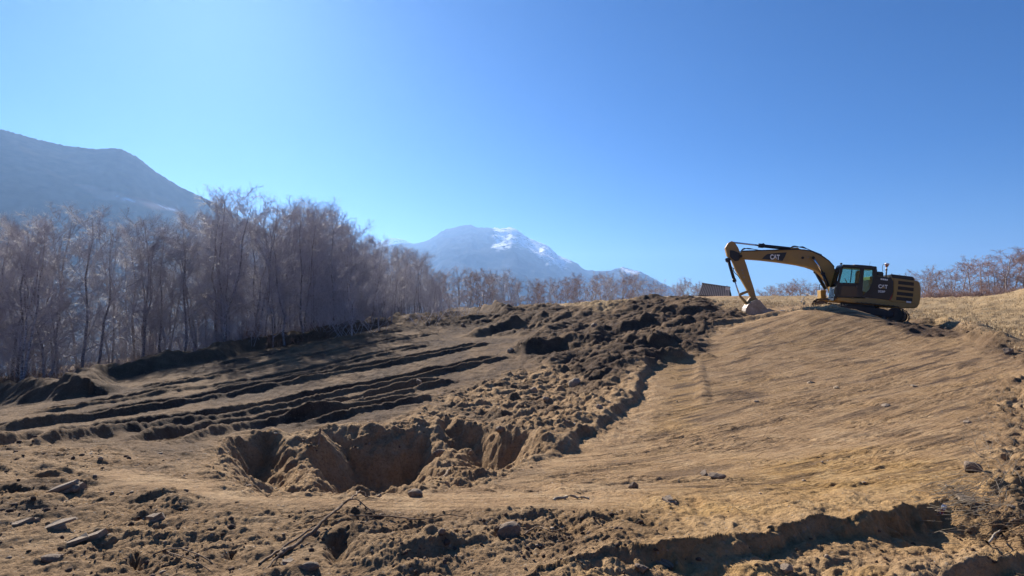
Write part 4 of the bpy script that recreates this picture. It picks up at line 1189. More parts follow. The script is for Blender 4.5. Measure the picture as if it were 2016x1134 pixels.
# cab front: a frame across the width, glass above and below
def front_strip(name, a, b, c, d, y0, y1, mat, th=0.03):
    pa, pb = el(*a, CB1), el(*b, CB1)
    bm = bmesh.new()
    q = [(pa[0], y0, pa[2]), (pb[0], y0, pb[2]), (pb[0], y1, pb[2]), (pa[0], y1, pa[2])]
    vs = [bm.verts.new(p) for p in q] + [bm.verts.new((p[0] - th, p[1], p[2])) for p in q]
    for f in ((0,1,2,3), (7,6,5,4), (0,4,5,1), (1,5,6,2), (2,6,7,3), (3,7,4,0)): bm.faces.new([vs[i] for i in f])
    return bm_obj(name, bm, mat, EX)
front_strip('windscreen', (1188,330), (1150,462), 0, 0, CB0 + 0.06, CB1 - 0.06, M_GLASS, 0.008)
front_strip('lower_windscreen', (1146,476), (1134,552), 0, 0, CB0 + 0.06, CB1 - 0.06, M_GLASS, 0.008)
front_strip('windscreen_bar', (1150,462), (1146,476), 0, 0, CB0, CB1, M_BLK)
front_strip('windscreen_header', (1196,308), (1188,330), 0, 0, CB0, CB1, M_BLK)
front_strip('windscreen_sill', (1136,546), (1132,572), 0, 0, CB0, CB1, M_BLK)
pr = el(1478, 430, 1.275)
boxl('cab_rear_wall', (pr[0] - 0.02, CB0, 0.0 + 1.15), (pr[0] + 0.05, CB1 - 0.06, 2.05), M_BLK, EX)
pf = el(1150, 552, 1.275)
boxl('cab_floor', (pr[0], CB0, 1.02), (pf[0] - 0.02, CB1 - 0.07, 1.12), M_BLK, EX)
xs_ = el(1335, 440, 0.8)
seat = boxl('seat_base', (xs_[0] - 0.25, 0.52, 1.15), (xs_[0] + 0.28, 1.06, 1.55), M_SEAT, EX, 0.06)
prism('seat_back', [(1318,345),(1336,348),(1340,380),(1336,470),(1306,468),(1316,400)], 0.55, 1.05, M_SEAT, EX, 0.04, plane=0.8)
prism('headrest', [(1318,332),(1338,334),(1338,352),(1318,350)], 0.68, 0.92, M_SEAT, EX, 0.03, plane=0.8)
rod('joystick', el(1240, 432, 1.0), el(1222, 396, 1.0), 0.02, M_RUB, EX)
boxl('console', (xs_[0] + 0.25, 0.98, 1.15), (xs_[0] + 0.75, 1.12, 1.72), M_SEAT, EX)
# mirrors, lamps, rails at the front
rod('beacon_lamp', el(1194, 286, 1.1), el(1193, 273, 1.1), 0.06, M_RUB, EX)
rod('roof_aerial', el(1420, 296, 0.8), el(1424, 262, 0.8), 0.006, M_RUB, EX, 5)
mir = prism('mirror', [(1150,318),(1172,316),(1170,348),(1148,350)], 1.30, 1.34, M_RUB, EX, 0.01, plane=1.275)
hose('mirror_arm', [el(1200,300,1.3), el(1178,298,1.32), el(1160,318,1.32)], 0.012, M_RUB, EX)
hose('cab_handrail', [el(1168,390,1.3), el(1158,400,1.36), el(1136,520,1.36), el(1142,534,1.3)], 0.014, M_RUB, EX)
tb = prism('tool_box', [(1030,490),(1074,486),(1076,560),(1034,562)], -1.2, -0.55, M_YEL, EX, 0.03, plane=-0.55)
hose('front_handrail', [el(1020,560,-0.9), el(1022,455,-0.9), el(1032,446,-0.9), el(1050,470,-0.9)], 0.016, M_RUB, EX)
prism('step_plate', [(1010,556),(1100,560),(1100,572),(1008,568)], -1.25, -0.45, M_YEL, EX, 0.01, plane=-0.55)
boxl('slew_deck', (0.2, -1.2, 1.0), (1.35, 0.45, 1.16), M_YEL, EX, 0.03)
boxl('swing_ring', (-0.75, -0.75, 0.78), (0.75, 0.75, 1.06), M_BLK, EX, 0.1)

# boom
BW = 0.31
boom = prism('boom', [(392,205),(402,180),(520,178),(700,173),(840,166),(905,170),(965,182),(1040,217),(1100,258),(1138,300),(1160,372),(1172,470),(1168,520),(1130,524),(1108,470),(1085,425),(1050,375),(1010,338),(985,325),(930,305),(850,287),(700,265),(560,249),(430,240),(400,234)], -BW, BW, M_YEL, EX, 0.03)
prism('boom_edge_plate', [(402,174),(840,161),(905,165),(965,178),(1040,212),(1100,253),(1142,300),(1138,304),(1098,260),(1038,220),(962,185),(905,173),(840,169),(402,183)], -BW - 0.02, BW + 0.02, M_BLK, boom, 0)
plate('boom_decal', [(565,241),(582,222),(606,203),(660,196),(762,188),(748,222),(728,257)], BW + 0.006, M_BLK, boom)
lettering('maker_lettering', 'CAT', (630,246), (707,203), BW + 0.011, M_WHITE, boom, 4)
plate('logo_triangle', [(653,247), (672,230), (690,250)], BW + 0.016, M_YEL, boom)
rod('boom_pin', el(888, 232, BW - 0.02), el(888, 232, BW + 0.05), 0.075, M_RUB, boom)
rod('boom_cylinder_pin', el(973, 232, BW - 0.02), el(973, 232, BW + 0.2), 0.085, M_RUB, boom)
rod('work_lamp', el(930, 229, BW), el(930, 229, BW + 0.05), 0.04, M_STEEL, boom)
# boom cylinders
for yy, (r0_, r1_, b0_, b1_) in ((BW + 0.12, ((973,232),(1045,350),(1045,350),(1092,462))), (-BW - 0.12, ((960,285),(992,340),(985,335),(1070,482)))):
    bc = rod('boom_cylinder', el(*b0_, yy), el(*b1_, yy), 0.095, M_BLK, EX)
    rod('piston_rod', el(*r0_, yy), el(*r1_, yy), 0.05, M_CHROME, bc)
    rod('gland', el(*b0_, yy), el(b0_[0] + 8, b0_[1] + 16, yy), 0.115, M_BLK, bc)
# stick
stick = prism('stick', [(325,99),(346,106),(378,152),(396,202),(428,245),(447,300),(474,390),(500,470),(520,545),(512,560),(492,560),(478,543),(440,470),(400,400),(360,330),(328,250),(290,215),(274,152),(298,112)], -0.2, 0.2, M_YEL, EX, 0.025)
prism('stick_gusset', [(310,170),(345,175),(385,195),(398,225),(380,255),(350,258),(312,225)], -0.24, 0.24, M_BLK, stick, 0.02)
rod('pivot_pin', el(398, 218, 0.36), el(398, 218, -0.36), 0.09, M_RUB, stick)
for a_, b_ in ((408,330), (415,356), (422,385), (460,418)):
    rod('bracket', el(a_, b_, 0.2), el(a_, b_, 0.24), 0.05, M_STEEL, stick)
# stick cylinder along the boom
sc = rod('stick_cylinder', el(540,134,0.0), el(810,163,0.0), 0.105, M_BLK, EX)
rod('piston_rod', el(335,110,0.0), el(545,134,0.0), 0.05, M_CHROME, sc)
rod('gland', el(536,134,0.0), el(576,138,0.0), 0.13, M_BLK, sc)
prism('cylinder_lug', [(560,124),(575,114),(590,124),(590,134)], -0.05, 0.05, M_BLK, sc, 0.008)
prism('cylinder_bracket', [(790,150),(850,150),(880,172),(800,176)], -0.14, 0.14, M_YEL, boom, 0.01)
# bucket cylinder
bcy = rod('bucket_cylinder', el(294,240,0.0), el(346,412,0.0), 0.09, M_BLK, EX)
rod('piston_rod', el(346,410,0.0), el(386,524,0.0), 0.042, M_CHROME, bcy)
rod('gland', el(342,398,0.0), el(350,424,0.0), 0.115, M_BLK, bcy)
prism('cylinder_clevis', [(276,236),(312,226),(318,250),(300,270),(282,262)], -0.14, 0.14, M_BLK, bcy, 0.015)
# linkage
for yy in (0.24, -0.18):
    prism('tipping_link', [(378,524),(388,512),(460,486),(470,494),(466,504),(396,534),(384,536)], yy, yy + 0.06, M_YEL, EX, 0.012)
prism('bucket_link', [(384,536),(398,530),(446,578),(468,590),(476,604),(460,614),(430,592)], -0.14, 0.14, M_YEL, EX, 0.02)
rod('link_pin', el(386, 526, 0.32), el(386, 526, -0.32), 0.05, M_STEEL, EX)
prism('coupler', [(468,552),(484,540),(522,552),(528,574),(490,580),(470,606),(446,610),(440,596)], -0.22, 0.22, M_YEL, EX, 0.02)

# bucket: curved shell with side plates, lip and teeth
bprof = [(500,566),(470,578),(440,604),(424,630),(418,655),(421,678),(432,694),(455,706),(490,716),(520,720),(550,716),(600,701),(660,678)]
bw = 0.62
bucket = empty('bucket'); bucket.parent = EX
def shell(name, prof, y0, y1, th, mat, parent):
    pts = np.array([el(a, b, 0.0) for a, b in prof]); pts = pts[:, [0, 2]]
    tg = np.gradient(pts, axis=0); nn = np.stack([-tg[:, 1], tg[:, 0]], 1); nn /= np.linalg.norm(nn, axis=1)[:, None]
    cen = pts.mean(0); sgn = np.sign(((cen - pts) * nn).sum(1).mean())
    inn = pts + nn * sgn * th
    bm = bmesh.new(); n = len(pts); rows_ = []
    for p, q in zip(pts, inn):
        rows_.append([bm.verts.new((p[0], y0, p[1])), bm.verts.new((p[0], y1, p[1])), bm.verts.new((q[0], y1, q[1])), bm.verts.new((q[0], y0, q[1]))])
    for i in range(n - 1):
        for j in range(4): bm.faces.new((rows_[i][j], rows_[i][(j + 1) % 4], rows_[i + 1][(j + 1) % 4], rows_[i + 1][j]))
    bm.faces.new(rows_[0]); bm.faces.new(list(reversed(rows_[-1])))
    return bm_obj(name, bm, mat, parent)
shell('bucket_shell', bprof, -bw, bw, 0.03, M_STEEL, bucket)
sidep = bprof + [(640,665),(590,640),(560,605),(530,568)]
for yy in (bw, -bw + 0.03):
    sp2 = prism('side_plate', sidep, yy - 0.03, yy, M_STEEL, bucket, 0, plane=0.0)
    prism('side_cutter', [(590,640),(640,665),(668,676),(700,660),(640,648),(600,632)], yy - 0.045, yy + 0.012, M_STEEL, bucket, 0, plane=0.0)
for k in range(5):
    yc = -bw + 0.1 + k * (2 * bw - 0.2) / 4
    prism('tooth', [(640,664),(690,655),(742,648),(700,668),(655,680)], yc - 0.05, yc + 0.05, M_STEEL, bucket, 0.008, plane=0.0)
for yy in (0.16, -0.22):
    prism('bucket_ear', [(478,556),(500,545),(524,556),(536,590),(500,590),(462,596)], yy, yy + 0.05, M_STEEL, bucket, 0.01, plane=0.0)
for k in range(2):
    prism('wear_strip', [(422,640),(416,655),(420,682),(432,698),(470,713),(500,722),(500,716),(455,704),(432,692),(423,676),(420,655),(426,640)], -0.45 + 0.8 * k, -0.35 + 0.8 * k, M_STEEL, bucket, 0, plane=0.0)

# hoses on the boom and stick
for k in range(4):
    yy = -0.2 + 0.13 * k
    hose('hydraulic_hose', [el(398,178,yy), el(420,166 - 3 * k,yy), el(455,156 + 2 * k,yy), el(500,164,yy), el(560,172,yy), el(700,168,yy)], 0.022, M_RUB, EX)
    hose('hydraulic_hose', [el(786,158,yy), el(815,144 - 2 * k,yy), el(860,146,yy), el(890,144 + 3 * k,yy), el(920,160,yy), el(960,176,yy), el(1040,208,yy)], 0.024, M_RUB, EX)
hose('bucket_hose', [el(345,312,0.1), el(338,330,0.1), el(350,352,0.1), el(372,372,0.1), el(392,400,0.1)], 0.02, M_RUB, EX)
hose('bucket_hose', [el(300,222,-0.05), el(310,250,-0.05), el(322,300,-0.05), el(340,320,-0.05)], 0.02, M_RUB, EX)
hose('boom_pipe', [el(560,176,0.24), el(700,170,0.24), el(830,164,0.24), el(900,168,0.24), el(960,180,0.24), el(1040,214,0.24), el(1110,266,0.24)], 0.02, M_STEEL, EX)

# undercarriage, slewed under the house and lying on the bank
def uc(u, v, z):
    """undercarriage coordinates: u ahead, v left, z up from the ground -> machine coordinates"""
    x = u * math.cos(UY) - v * math.sin(UY); y = u * math.sin(UY) + v * math.cos(UY)
    return (x, y, z + x * TILT)
def uc_prism(name, prof, v0, v1, mat, parent, bevel=0.02):
    bm = bmesh.new()
    f0 = [bm.verts.new(uc(a, v0, b)) for a, b in prof]; f1 = [bm.verts.new(uc(a, v1, b)) for a, b in prof]; n = len(prof)
    bm.faces.new(f0); bm.faces.new(list(reversed(f1)))
    for i in range(n): bm.faces.new((f0[i], f0[(i + 1) % n], f1[(i + 1) % n], f1[i]))
    if bevel:
        bmesh.ops.recalc_face_normals(bm, faces=bm.faces)
        bmesh.ops.bevel(bm, geom=list(bm.edges), offset=bevel, offset_type='OFFSET', segments=1, affect='EDGES', clamp_overlap=True)
    return bm_obj(name, bm, mat, parent)
uc_prism('car_body', [(-1.0, 0.42), (1.0, 0.42), (0.8, 0.85), (-0.8, 0.85)], -0.95, 0.95, M_BLK, EX)
Lh, rt = 1.78, 0.44
loop = []
for k in range(48):
    s_ = k / 48 * (4 * Lh + 2 * math.pi * rt)
    if s_ < 2 * Lh: loop.append((-Lh + s_, 0.0, 0.0))
    elif s_ < 2 * Lh + math.pi * rt: a = (s_ - 2 * Lh) / rt; loop.append((Lh + rt * math.sin(a), rt - rt * math.cos(a), a))
    elif s_ < 4 * Lh + math.pi * rt: loop.append((Lh - (s_ - 2 * Lh - math.pi * rt), 2 * rt, math.pi))
    else: a = (s_ - 4 * Lh - math.pi * rt) / rt; loop.append((-Lh - rt * math.sin(a), rt + rt * math.cos(a), math.pi + a))
for vc in (1.15, -1.15):
    fr_ = uc_prism('track_frame', [(-1.7, 0.25), (1.7, 0.25), (1.75, 0.55), (1.2, 0.68), (-1.2, 0.68), (-1.75, 0.55)], vc - 0.2, vc + 0.2, M_BLK, EX)
    for u_ in (-Lh, Lh):
        rod('idler_wheel', uc(u_, vc - 0.12, rt), uc(u_, vc + 0.12, rt), 0.36, M_TRACK, fr_, 20)
    for u_ in (-1.3, -0.8, -0.3, 0.3, 0.8, 1.3):
        rod('track_roller', uc(u_, vc - 0.22, 0.17), uc(u_, vc + 0.22, 0.17), 0.11, M_TRACK, fr_, 12)
    for (u_, z_, a_) in loop:
        ca2, sa2 = math.cos(a_), math.sin(a_)
        bm = bmesh.new()
        for (l0, l1, h0, h1) in ((-0.092, 0.092, 0.0, 0.03), (-0.02, 0.005, -0.035, 0.0)):
            vs = []
            for v_ in (vc - 0.3, vc + 0.3):
                for (l_, h_) in ((l0, h0), (l1, h0), (l1, h1), (l0, h1)):
                    vs.append(bm.verts.new(uc(u_ + l_ * ca2 - h_ * sa2, v_, z_ + l_ * sa2 + h_ * ca2)))
            for f in ((0,1,2,3), (7,6,5,4), (0,4,5,1), (1,5,6,2), (2,6,7,3), (3,7,4,0)): bm.faces.new([vs[i] for i in f])
        bm_obj('track_shoe', bm, M_TRACK, fr_)

# ------------------------------------------------------------------ barn roof behind the meadow crest
def barn():
    m_roof = simple_mat('ribbed_sheet_metal', (0.045, 0.034, 0.034), 0.8, metal=0.0, var=0.2, scale=1.0)
    m_rib = simple_mat('sheet_rib', (0.13, 0.10, 0.10), 0.7, metal=0.0, var=0.15)
    m_wood = simple_mat('barn_board', (0.10, 0.075, 0.06), 0.8, var=0.3)
    d = 92.0
    A0, B0 = at(1382.5, 559.3, d), at(1437, 567, d - 2)          # ridge line
    C0, D0 = at(1374, 583, d - 6), at(1437, 586, d - 8)          # eaves, hidden just behind the crest
    root = empty('barn', ((C0 + D0) / 2)); tag(root, 'small barn showing only its dark ribbed sheet roof over the meadow', 'barn')
    base = np.array(root.location)
    def P(u, v, off=0.0):
        p = (A0 * (1 - u) + B0 * u) * (1 - v) + (C0 * (1 - u) + D0 * u) * v
        return p - base + nrm * off
    nrm = np.cross(B0 - A0, C0 - A0); nrm /= np.linalg.norm(nrm)
    if nrm[2] < 0: nrm = -nrm
    def slab(name, u0, u1, v0, v1, o0, o1, mat, parent):
        vs = [P(u, v, o) for o in (o0, o1) for u, v in ((u0, v0), (u1, v0), (u1, v1), (u0, v1))]
        return mesh_obj(name, vs, [(3,2,1,0), (4,5,6,7), (0,1,5,4), (1,2,6,5), (2,3,7,6), (3,0,4,7)], mat, parent)
    roof = slab('roof', 0, 1, 0, 1, -0.1, 0.0, m_roof, root)
    for k in range(17):
        u = (k + 0.15) / 17
        slab('roof_rib', u, u + 0.026, 0.0, 1.0, 0.0, 0.16, m_rib, roof)
    slab('ridge_cap', -0.01, 1.01, -0.02, 0.04, 0.0, 0.2, m_roof, roof)
    slab('chimney_flashing', 0.86, 0.99, 0.03, 0.4, 0.0, 0.19, m_rib, roof)
    slab('vent_box', 0.88, 0.90, -0.06, 0.03, 0.0, 0.3, m_roof, roof)
    # the far roof side and the walls below
    back = np.array((A0 - C0)); back[2] = 0
    A1, B1 = A0 + back - base, B0 + back - base; A1[2] = C0[2] - base[2]; B1[2] = D0[2] - base[2]
    mesh_obj('rear_roof', [A0 - base, B0 - base, B1, A1, A0 - base - (0, 0, .12), B0 - base - (0, 0, .12), B1 - (0, 0, .12), A1 - (0, 0, .12)], [(0,1,2,3), (7,6,5,4), (0,4,5,1), (1,5,6,2), (2,6,7,3), (3,7,4,0)], m_roof, root)
    q = [C0 - base, D0 - base, B1, A1]; cen = sum(q) / 4
    top = [cen + (p - cen) * 0.93 - np.array((0, 0, 0.15)) for p in q]; bot = [np.array((p[0], p[1], -3.2)) for p in top]
    mesh_obj('wall', top + bot, [(0,4,5,1), (1,5,6,2), (2,6,7,3), (3,7,4,0)], m_wood, root)
barn()

# ------------------------------------------------------------------ stones, roots, grass, crumbs
def rock_mat(name, c0, c1, scale):
    m, nt, b = new_mat(name)
    N, L = nt.nodes, nt.links
    tc = N.new('ShaderNodeTexCoord')
    nz = N.new('ShaderNodeTexNoise'); nz.inputs['Scale'].default_value = scale; nz.inputs['Detail'].default_value = 9; nz.inputs['Roughness'].default_value = 0.7
    L.new(tc.outputs['Object'], nz.inputs['Vector'])
    cr = N.new('ShaderNodeValToRGB'); cr.color_ramp.elements[0].position = 0.35; cr.color_ramp.elements[1].position = 0.66
    cr.color_ramp.elements[0].color = (*c0, 1); cr.color_ramp.elements[1].color = (*c1, 1)
    L.new(nz.outputs['Fac'], cr.inputs['Fac']); L.new(cr.outputs['Color'], b.inputs['Base Color'])
    bp = N.new('ShaderNodeBump'); bp.inputs['Strength'].default_value = 0.6; bp.inputs['Distance'].default_value = 0.02
    L.new(nz.outputs['Fac'], bp.inputs['Height']); L.new(bp.outputs[0], b.inputs['Normal'])
    b.inputs['Roughness'].default_value = 0.85
    return m
M_SLATE = rock_mat('pale_slate', (0.19, 0.135, 0.09), (0.37, 0.285, 0.20), 9.0)
M_BROWN = rock_mat('soil_stained_stone', (0.13, 0.09, 0.06), (0.26, 0.19, 0.13), 8.0)
def stone_mesh(seed, flat=0.6, sharp=0.25):
    r2 = np.random.RandomState(seed)
    bm = bmesh.new(); bmesh.ops.create_icosphere(bm, subdivisions=3, radius=0.5)
    planes = [(unit(r2.normal(0, 1, 3)), r2.uniform(0.26, 0.42)) for _ in range(9)]
    for v in bm.verts:
        p = np.array(v.co)
        for n_, d_ in planes:
            e = p @ n_ - d_
            if e > 0: p = p - n_ * e * (1 - 0.1 * sharp)
        p = p * (1 + 0.05 * math.sin(13 * p[0] + seed) * math.cos(11 * p[1]) + 0.03 * math.sin(31 * p[2] + 17 * p[0]))
        v.co = Vector((p[0], p[1], p[2] * flat))
    me = bpy.data.meshes.new('stone'); bm.to_mesh(me); bm.free()
    return me
def slab_mesh(seed):
    """split slate: a broken polygon outline in two offset layers"""
    r2 = np.random.RandomState(seed); bm = bmesh.new()
    for (z0, z1, k) in ((-0.5, 0.15, 1.0), (0.15, 0.5, 0.8)):
        n_ = r2.randint(5, 8); an = np.sort(r2.uniform(0, 2 * math.pi, n_) * 0.35 + np.arange(n_) * 2 * math.pi / n_ * 0.9)
        rr_ = r2.uniform(0.34, 0.55, n_) * k
        ox, oy = r2.uniform(-0.08, 0.08, 2)
        lo = [bm.verts.new((rr_[i] * math.cos(an[i]) + ox, rr_[i] * math.sin(an[i]) + oy, z0 + r2.uniform(-0.08, 0.08))) for i in range(n_)]
        hi = [bm.verts.new((v.co.x * r2.uniform(0.88, 1.0), v.co.y * r2.uniform(0.88, 1.0), z1 + r2.uniform(-0.12, 0.12))) for v in lo]
        bm.faces.new(hi); bm.faces.new(list(reversed(lo)))
        for i in range(n_): bm.faces.new((lo[i], lo[(i + 1) % n_], hi[(i + 1) % n_], hi[i]))
    me = bpy.data.meshes.new('flat_stone'); bmesh.ops.recalc_face_normals(bm, faces=bm.faces); bm.to_mesh(me); bm.free()
    return me
STONES = [  # pixel x, y, width px, height/width, depth/width, material, tilt, yaw, name, label
 (132,962,92,0.22,0.35,'s',-0.38,0.45,'flat_stone','long pale slate slab lying tilted at the left edge'),
 (150,962,22,0.7,0.8,'b',0,0.3,'stone','small round stone leaning on the long pale slab'),
 (112,1036,80,0.14,0.5,'s',-0.25,0.3,'flat_stone','thin layered slate slab below the long pale one at the left'),
 (165,1062,74,0.18,0.4,'s',-0.35,0.4,'flat_stone','flat slate slab with shaded edge near the lower left corner'),
 (42,1028,60,0.15,0.5,'s',-0.2,0.3,'flat_stone','pale slate flake at the far left of the foreground'),
 (300,1022,44,0.3,0.6,'s',-0.3,0.5,'flat_stone','pale grey flake left of the bare root'),
 (98,1100,40,0.3,0.6,'b',0.1,0.5,'stone','dull brown stone in the bottom left corner'),
 (998,1046,58,0.55,0.6,'b',-0.35,0.4,'stone','rounded brown stone in the middle of the foreground soil'),
 (608,1117,40,0.45,0.7,'b',0,0.1,'stone','flat topped brown stone below the bare root'),
 (566,1106,36,0.2,0.8,'s',0.1,0.5,'flat_stone','pale thin slab just left of the flat topped stone'),
 (618,1046,24,0.8,0.8,'b',0,0.2,'stone','dark upright stone beside the bare root'),
 (870,1046,16,0.7,0.8,'b',0,0.2,'stone','small knobbly stone right of the bare root'),
 (1310,1112,52,0.2,0.8,'b',0.35,0.6,'flat_stone','brown slab on edge at the bottom of the foreground'),
 (1264,1118,34,0.5,0.8,'b',0.2,0.2,'stone','squat stone left of the brown slab at the bottom'),
 (1548,1118,30,0.6,0.8,'s',0,0.7,'stone','pale stone on the lower shelf near the bottom edge'),
 (1246,956,22,0.9,0.5,'b',0.1,0.2,'stone','pointed dark stone standing in the smooth bowl floor'),
 (1386,934,26,0.35,0.8,'s',-0.5,0.5,'flat_stone','pale slab tilted up on the graded floor'),
 (1412,936,36,0.3,0.6,'b',0,0.1,'stone','dark flat stone beside the tilted pale slab'),
 (1320,984,46,0.15,0.6,'s',0,0.1,'flat_stone','long whitish flake bedded in the near rim'),
 (1912,920,46,0.55,0.7,'b',0,0.4,'stone','dark stone casting a long shadow on the right rim'),
 (1900,985,52,0.25,0.8,'s',-0.1,0.3,'flat_stone','pale cracked slab among the twigs at the right'),
 (1990,998,18,0.3,0.8,'s',0,0.3,'stone','small white stone at the right edge'),
 (1985,690,30,0.7,0.8,'b',0,0.2,'stone','dark clod like boulder on the upper right rim'),
 (1600,752,26,0.2,0.8,'s',0,0.3,'flat_stone','pale flake on the graded slope, left of two'),
 (1648,763,20,0.25,0.8,'s',0,0.3,'flat_stone','pale flake on the graded slope, right of two'),
 (1745,798,26,0.3,0.7,'s',0,0.3,'stone','pale stone in the dark streak of the slope'),
 (1800,760,22,0.25,0.7,'s',0,0.2,'flat_stone','whitish flake high on the right of the slope'),
 (1905,830,24,0.3,0.7,'s',0,0.2,'stone','flat pale stone near the right rim brush'),
 (1490,790,14,0.4,0.8,'s',0,0.2,'stone','tiny white stone in the middle of the slope'),
 (1134,752,30,0.8,0.9,'s',0,0.3,'stone','large pale boulder in the rubble above the pit'),
 (824,752,16,0.9,0.9,'s',0,0.3,'stone','pale stone standing on the rutted plateau'),
 (866,890,26,0.7,0.8,'b',0,0.3,'stone','brown stone on the rubble tongue inside the pit'),
 (818,972,34,0.6,0.8,'b',0,0.3,'stone','dark stone at the front edge of the pit'),
 (748,976,12,0.8,0.9,'s',0,0.3,'stone','small white stone on the near pit rim'),
 (927,893,10,1.2,0.6,'s',0.2,0.3,'stone','little pale stone standing up in the pit rubble'),
 (985,845,20,0.8,0.8,'b',0,0.3,'stone','stone lodged at the top of the right pit cut'),
 (1052,768,18,0.8,0.9,'s',0,0.5,'stone','grey stone left of the large boulder in the rubble'),
 (1075,786,15,0.8,0.9,'s',0,0.5,'stone','lower grey stone in the rubble left of the boulder'),
 (1180,800,14,0.8,0.9,'s',0,0.5,'stone','pale stone on the spoil beside the bowl floor'),
 (1005,690,14,0.8,0.9,'s',0,0.5,'stone','pale stone at the left foot of the dark heap'),
 (912,640,12,0.8,0.9,'b',0,0.5,'stone','stone lying under the far dark bank'),
 (1170,640,14,0.7,0.9,'s',0,0.5,'stone','pale stone on top of the dark heap'),
]
for k, (px, py, w, hr, dr, mt, tl, yw, nm, lab) in enumerate(STONES):
    p = ground_hit(px, py + 0.3 * w * hr)
    W_ = w / F_PX * p[1] * (0.8 if px > 1450 and py < 850 else 1.0)
    me = slab_mesh(200 + k) if nm == 'flat_stone' else stone_mesh(200 + k, 1.0)
    me.materials.append(M_SLATE if mt == 's' else M_BROWN)
    o = link_mesh(nm, me)
    o.scale = (W_, W_ * dr, W_ * hr * 1.15)
    o.location = (p[0], p[1], p[2] + W_ * hr * 0.12)
    o.rotation_euler = (0.15, tl, yw)
    tag(o, lab, 'stone', 'loose stones on the site')

# roots and branches
M_ROOT = bark_mat('bare_root', (0.10, 0.068, 0.045), (0.24, 0.175, 0.12), 14.0, False, True)
M_DRY = bark_mat('bleached_wood', (0.26, 0.22, 0.17), (0.38, 0.32, 0.24), 10.0, False, True)
def branch(name, strands, mat, label, cat='branch', lift=0.02):
    """strands: list of ([(px, py, height above ground)], r0, r1)"""
    T = Tubes(); first = None
    r2 = np.random.RandomState(len(label))
    for pts, r0, r1 in strands:
        P_ = []
        for (px, py, hh) in pts:
            g_ = ground_hit(px, py); P_.append(g_ + np.array((0, 0, hh)))
        if first is None: first = P_[0].copy()
        P_ = np.array(P_) - first
        out = []
        for i in range(len(P_) - 1):
            a0, a1, a2, a3 = P_[max(i - 1, 0)], P_[i], P_[i + 1], P_[min(i + 2, len(P_) - 1)]
            for j in range(6):
                t = j / 6
                out.append(0.5 * ((2 * a1) + (a2 - a0) * t + (2 * a0 - 5 * a1 + 4 * a2 - a3) * t * t + (3 * a1 - a0 - 3 * a2 + a3) * t ** 3) + r2.normal(0, 0.35 * r0, 3))
        out.append(P_[-1]); n_ = len(out)
        T.tube(out, np.linspace(r0, r1, n_) * r2.uniform(0.85, 1.15, n_), 6)
    o = link_mesh(name, T.mesh(name, mat)); o.location = first
    tag(o, label, cat); return o
branch('tree_root', [([(545,1100,0.01),(590,1078,0.04),(632,1050,0.07),(668,1022,0.09),(690,1005,0.08),(708,984,0.07),(726,986,0.03)], 0.015, 0.006),
                     ([(510,1112,0.0),(560,1086,0.03),(612,1058,0.05),(640,1044,0.06)], 0.009, 0.006),
                     ([(690,1005,0.07),(705,1000,0.06),(730,1012,0.02),(745,1016,0.0)], 0.006, 0.003),
                     ([(668,1022,0.05),(640,1030,0.05),(600,1038,0.02)], 0.007, 0.004),
                     ([(560,1090,0.03),(535,1115,0.02),(515,1134,0.0)], 0.008, 0.004)], M_ROOT, 'forked bare root lying over the hollow in the foreground soil', 'root')
branch('tree_root', [([(690,1024,0.02),(760,1022,0.02),(830,1027,0.01),(880,1022,0.03),(920,1020,0.0)], 0.006, 0.003)], M_ROOT, 'long thin root running right from the forked root', 'root')
branch('tree_root', [([(1032,1058,0.01),(1060,1048,0.03),(1085,1052,0.02),(1112,1044,0.01)], 0.006, 0.003)], M_ROOT, 'short pale root right of the rounded brown stone', 'root')
branch('tree_root', [([(300,1094,0.0),(340,1090,0.03),(390,1100,0.02),(430,1118,0.0)], 0.005, 0.003), ([(330,1096,0.02),(380,1112,0.02),(420,1128,0.0)], 0.004, 0.002)], M_ROOT, 'fine forked root in the lower left soil', 'root')
branch('stick', [([(610,882,0.02),(624,888,0.08),(630,876,0.25)], 0.03, 0.02)], M_ROOT, 'short upright stick poking out between the two scoops', 'stick')
branch('stick', [([(868,945,0.0),(885,935,0.06),(895,926,0.1)], 0.025, 0.012)], M_ROOT, 'thick stick on the rubble at the right of the pit', 'stick')
branch('dead_branch', [([(1576,598,0.1),(1590,592,0.5),(1610,596,0.45),(1640,598,0.3)], 0.035, 0.02), ([(1578,600,0.1),(1584,590,0.6),(1600,596,0.5)], 0.03, 0.015), ([(1590,592,0.4),(1625,596,0.6),(1650,602,0.3)], 0.025, 0.012)], M_DRY, 'bleached dead branch lying in front of the excavator cab', 'branch')
branch('stick', [([(1945,1080,0.02),(1965,1062,0.05),(2000,1030,0.03)], 0.008, 0.004)], M_DRY, 'straight stick across the lower right corner', 'stick')
branch('stick', [([(1090,985,0.01),(1125,982,0.02),(1160,984,0.01)], 0.016, 0.01)], M_DRY, 'pale broken stick on the near rim', 'stick')

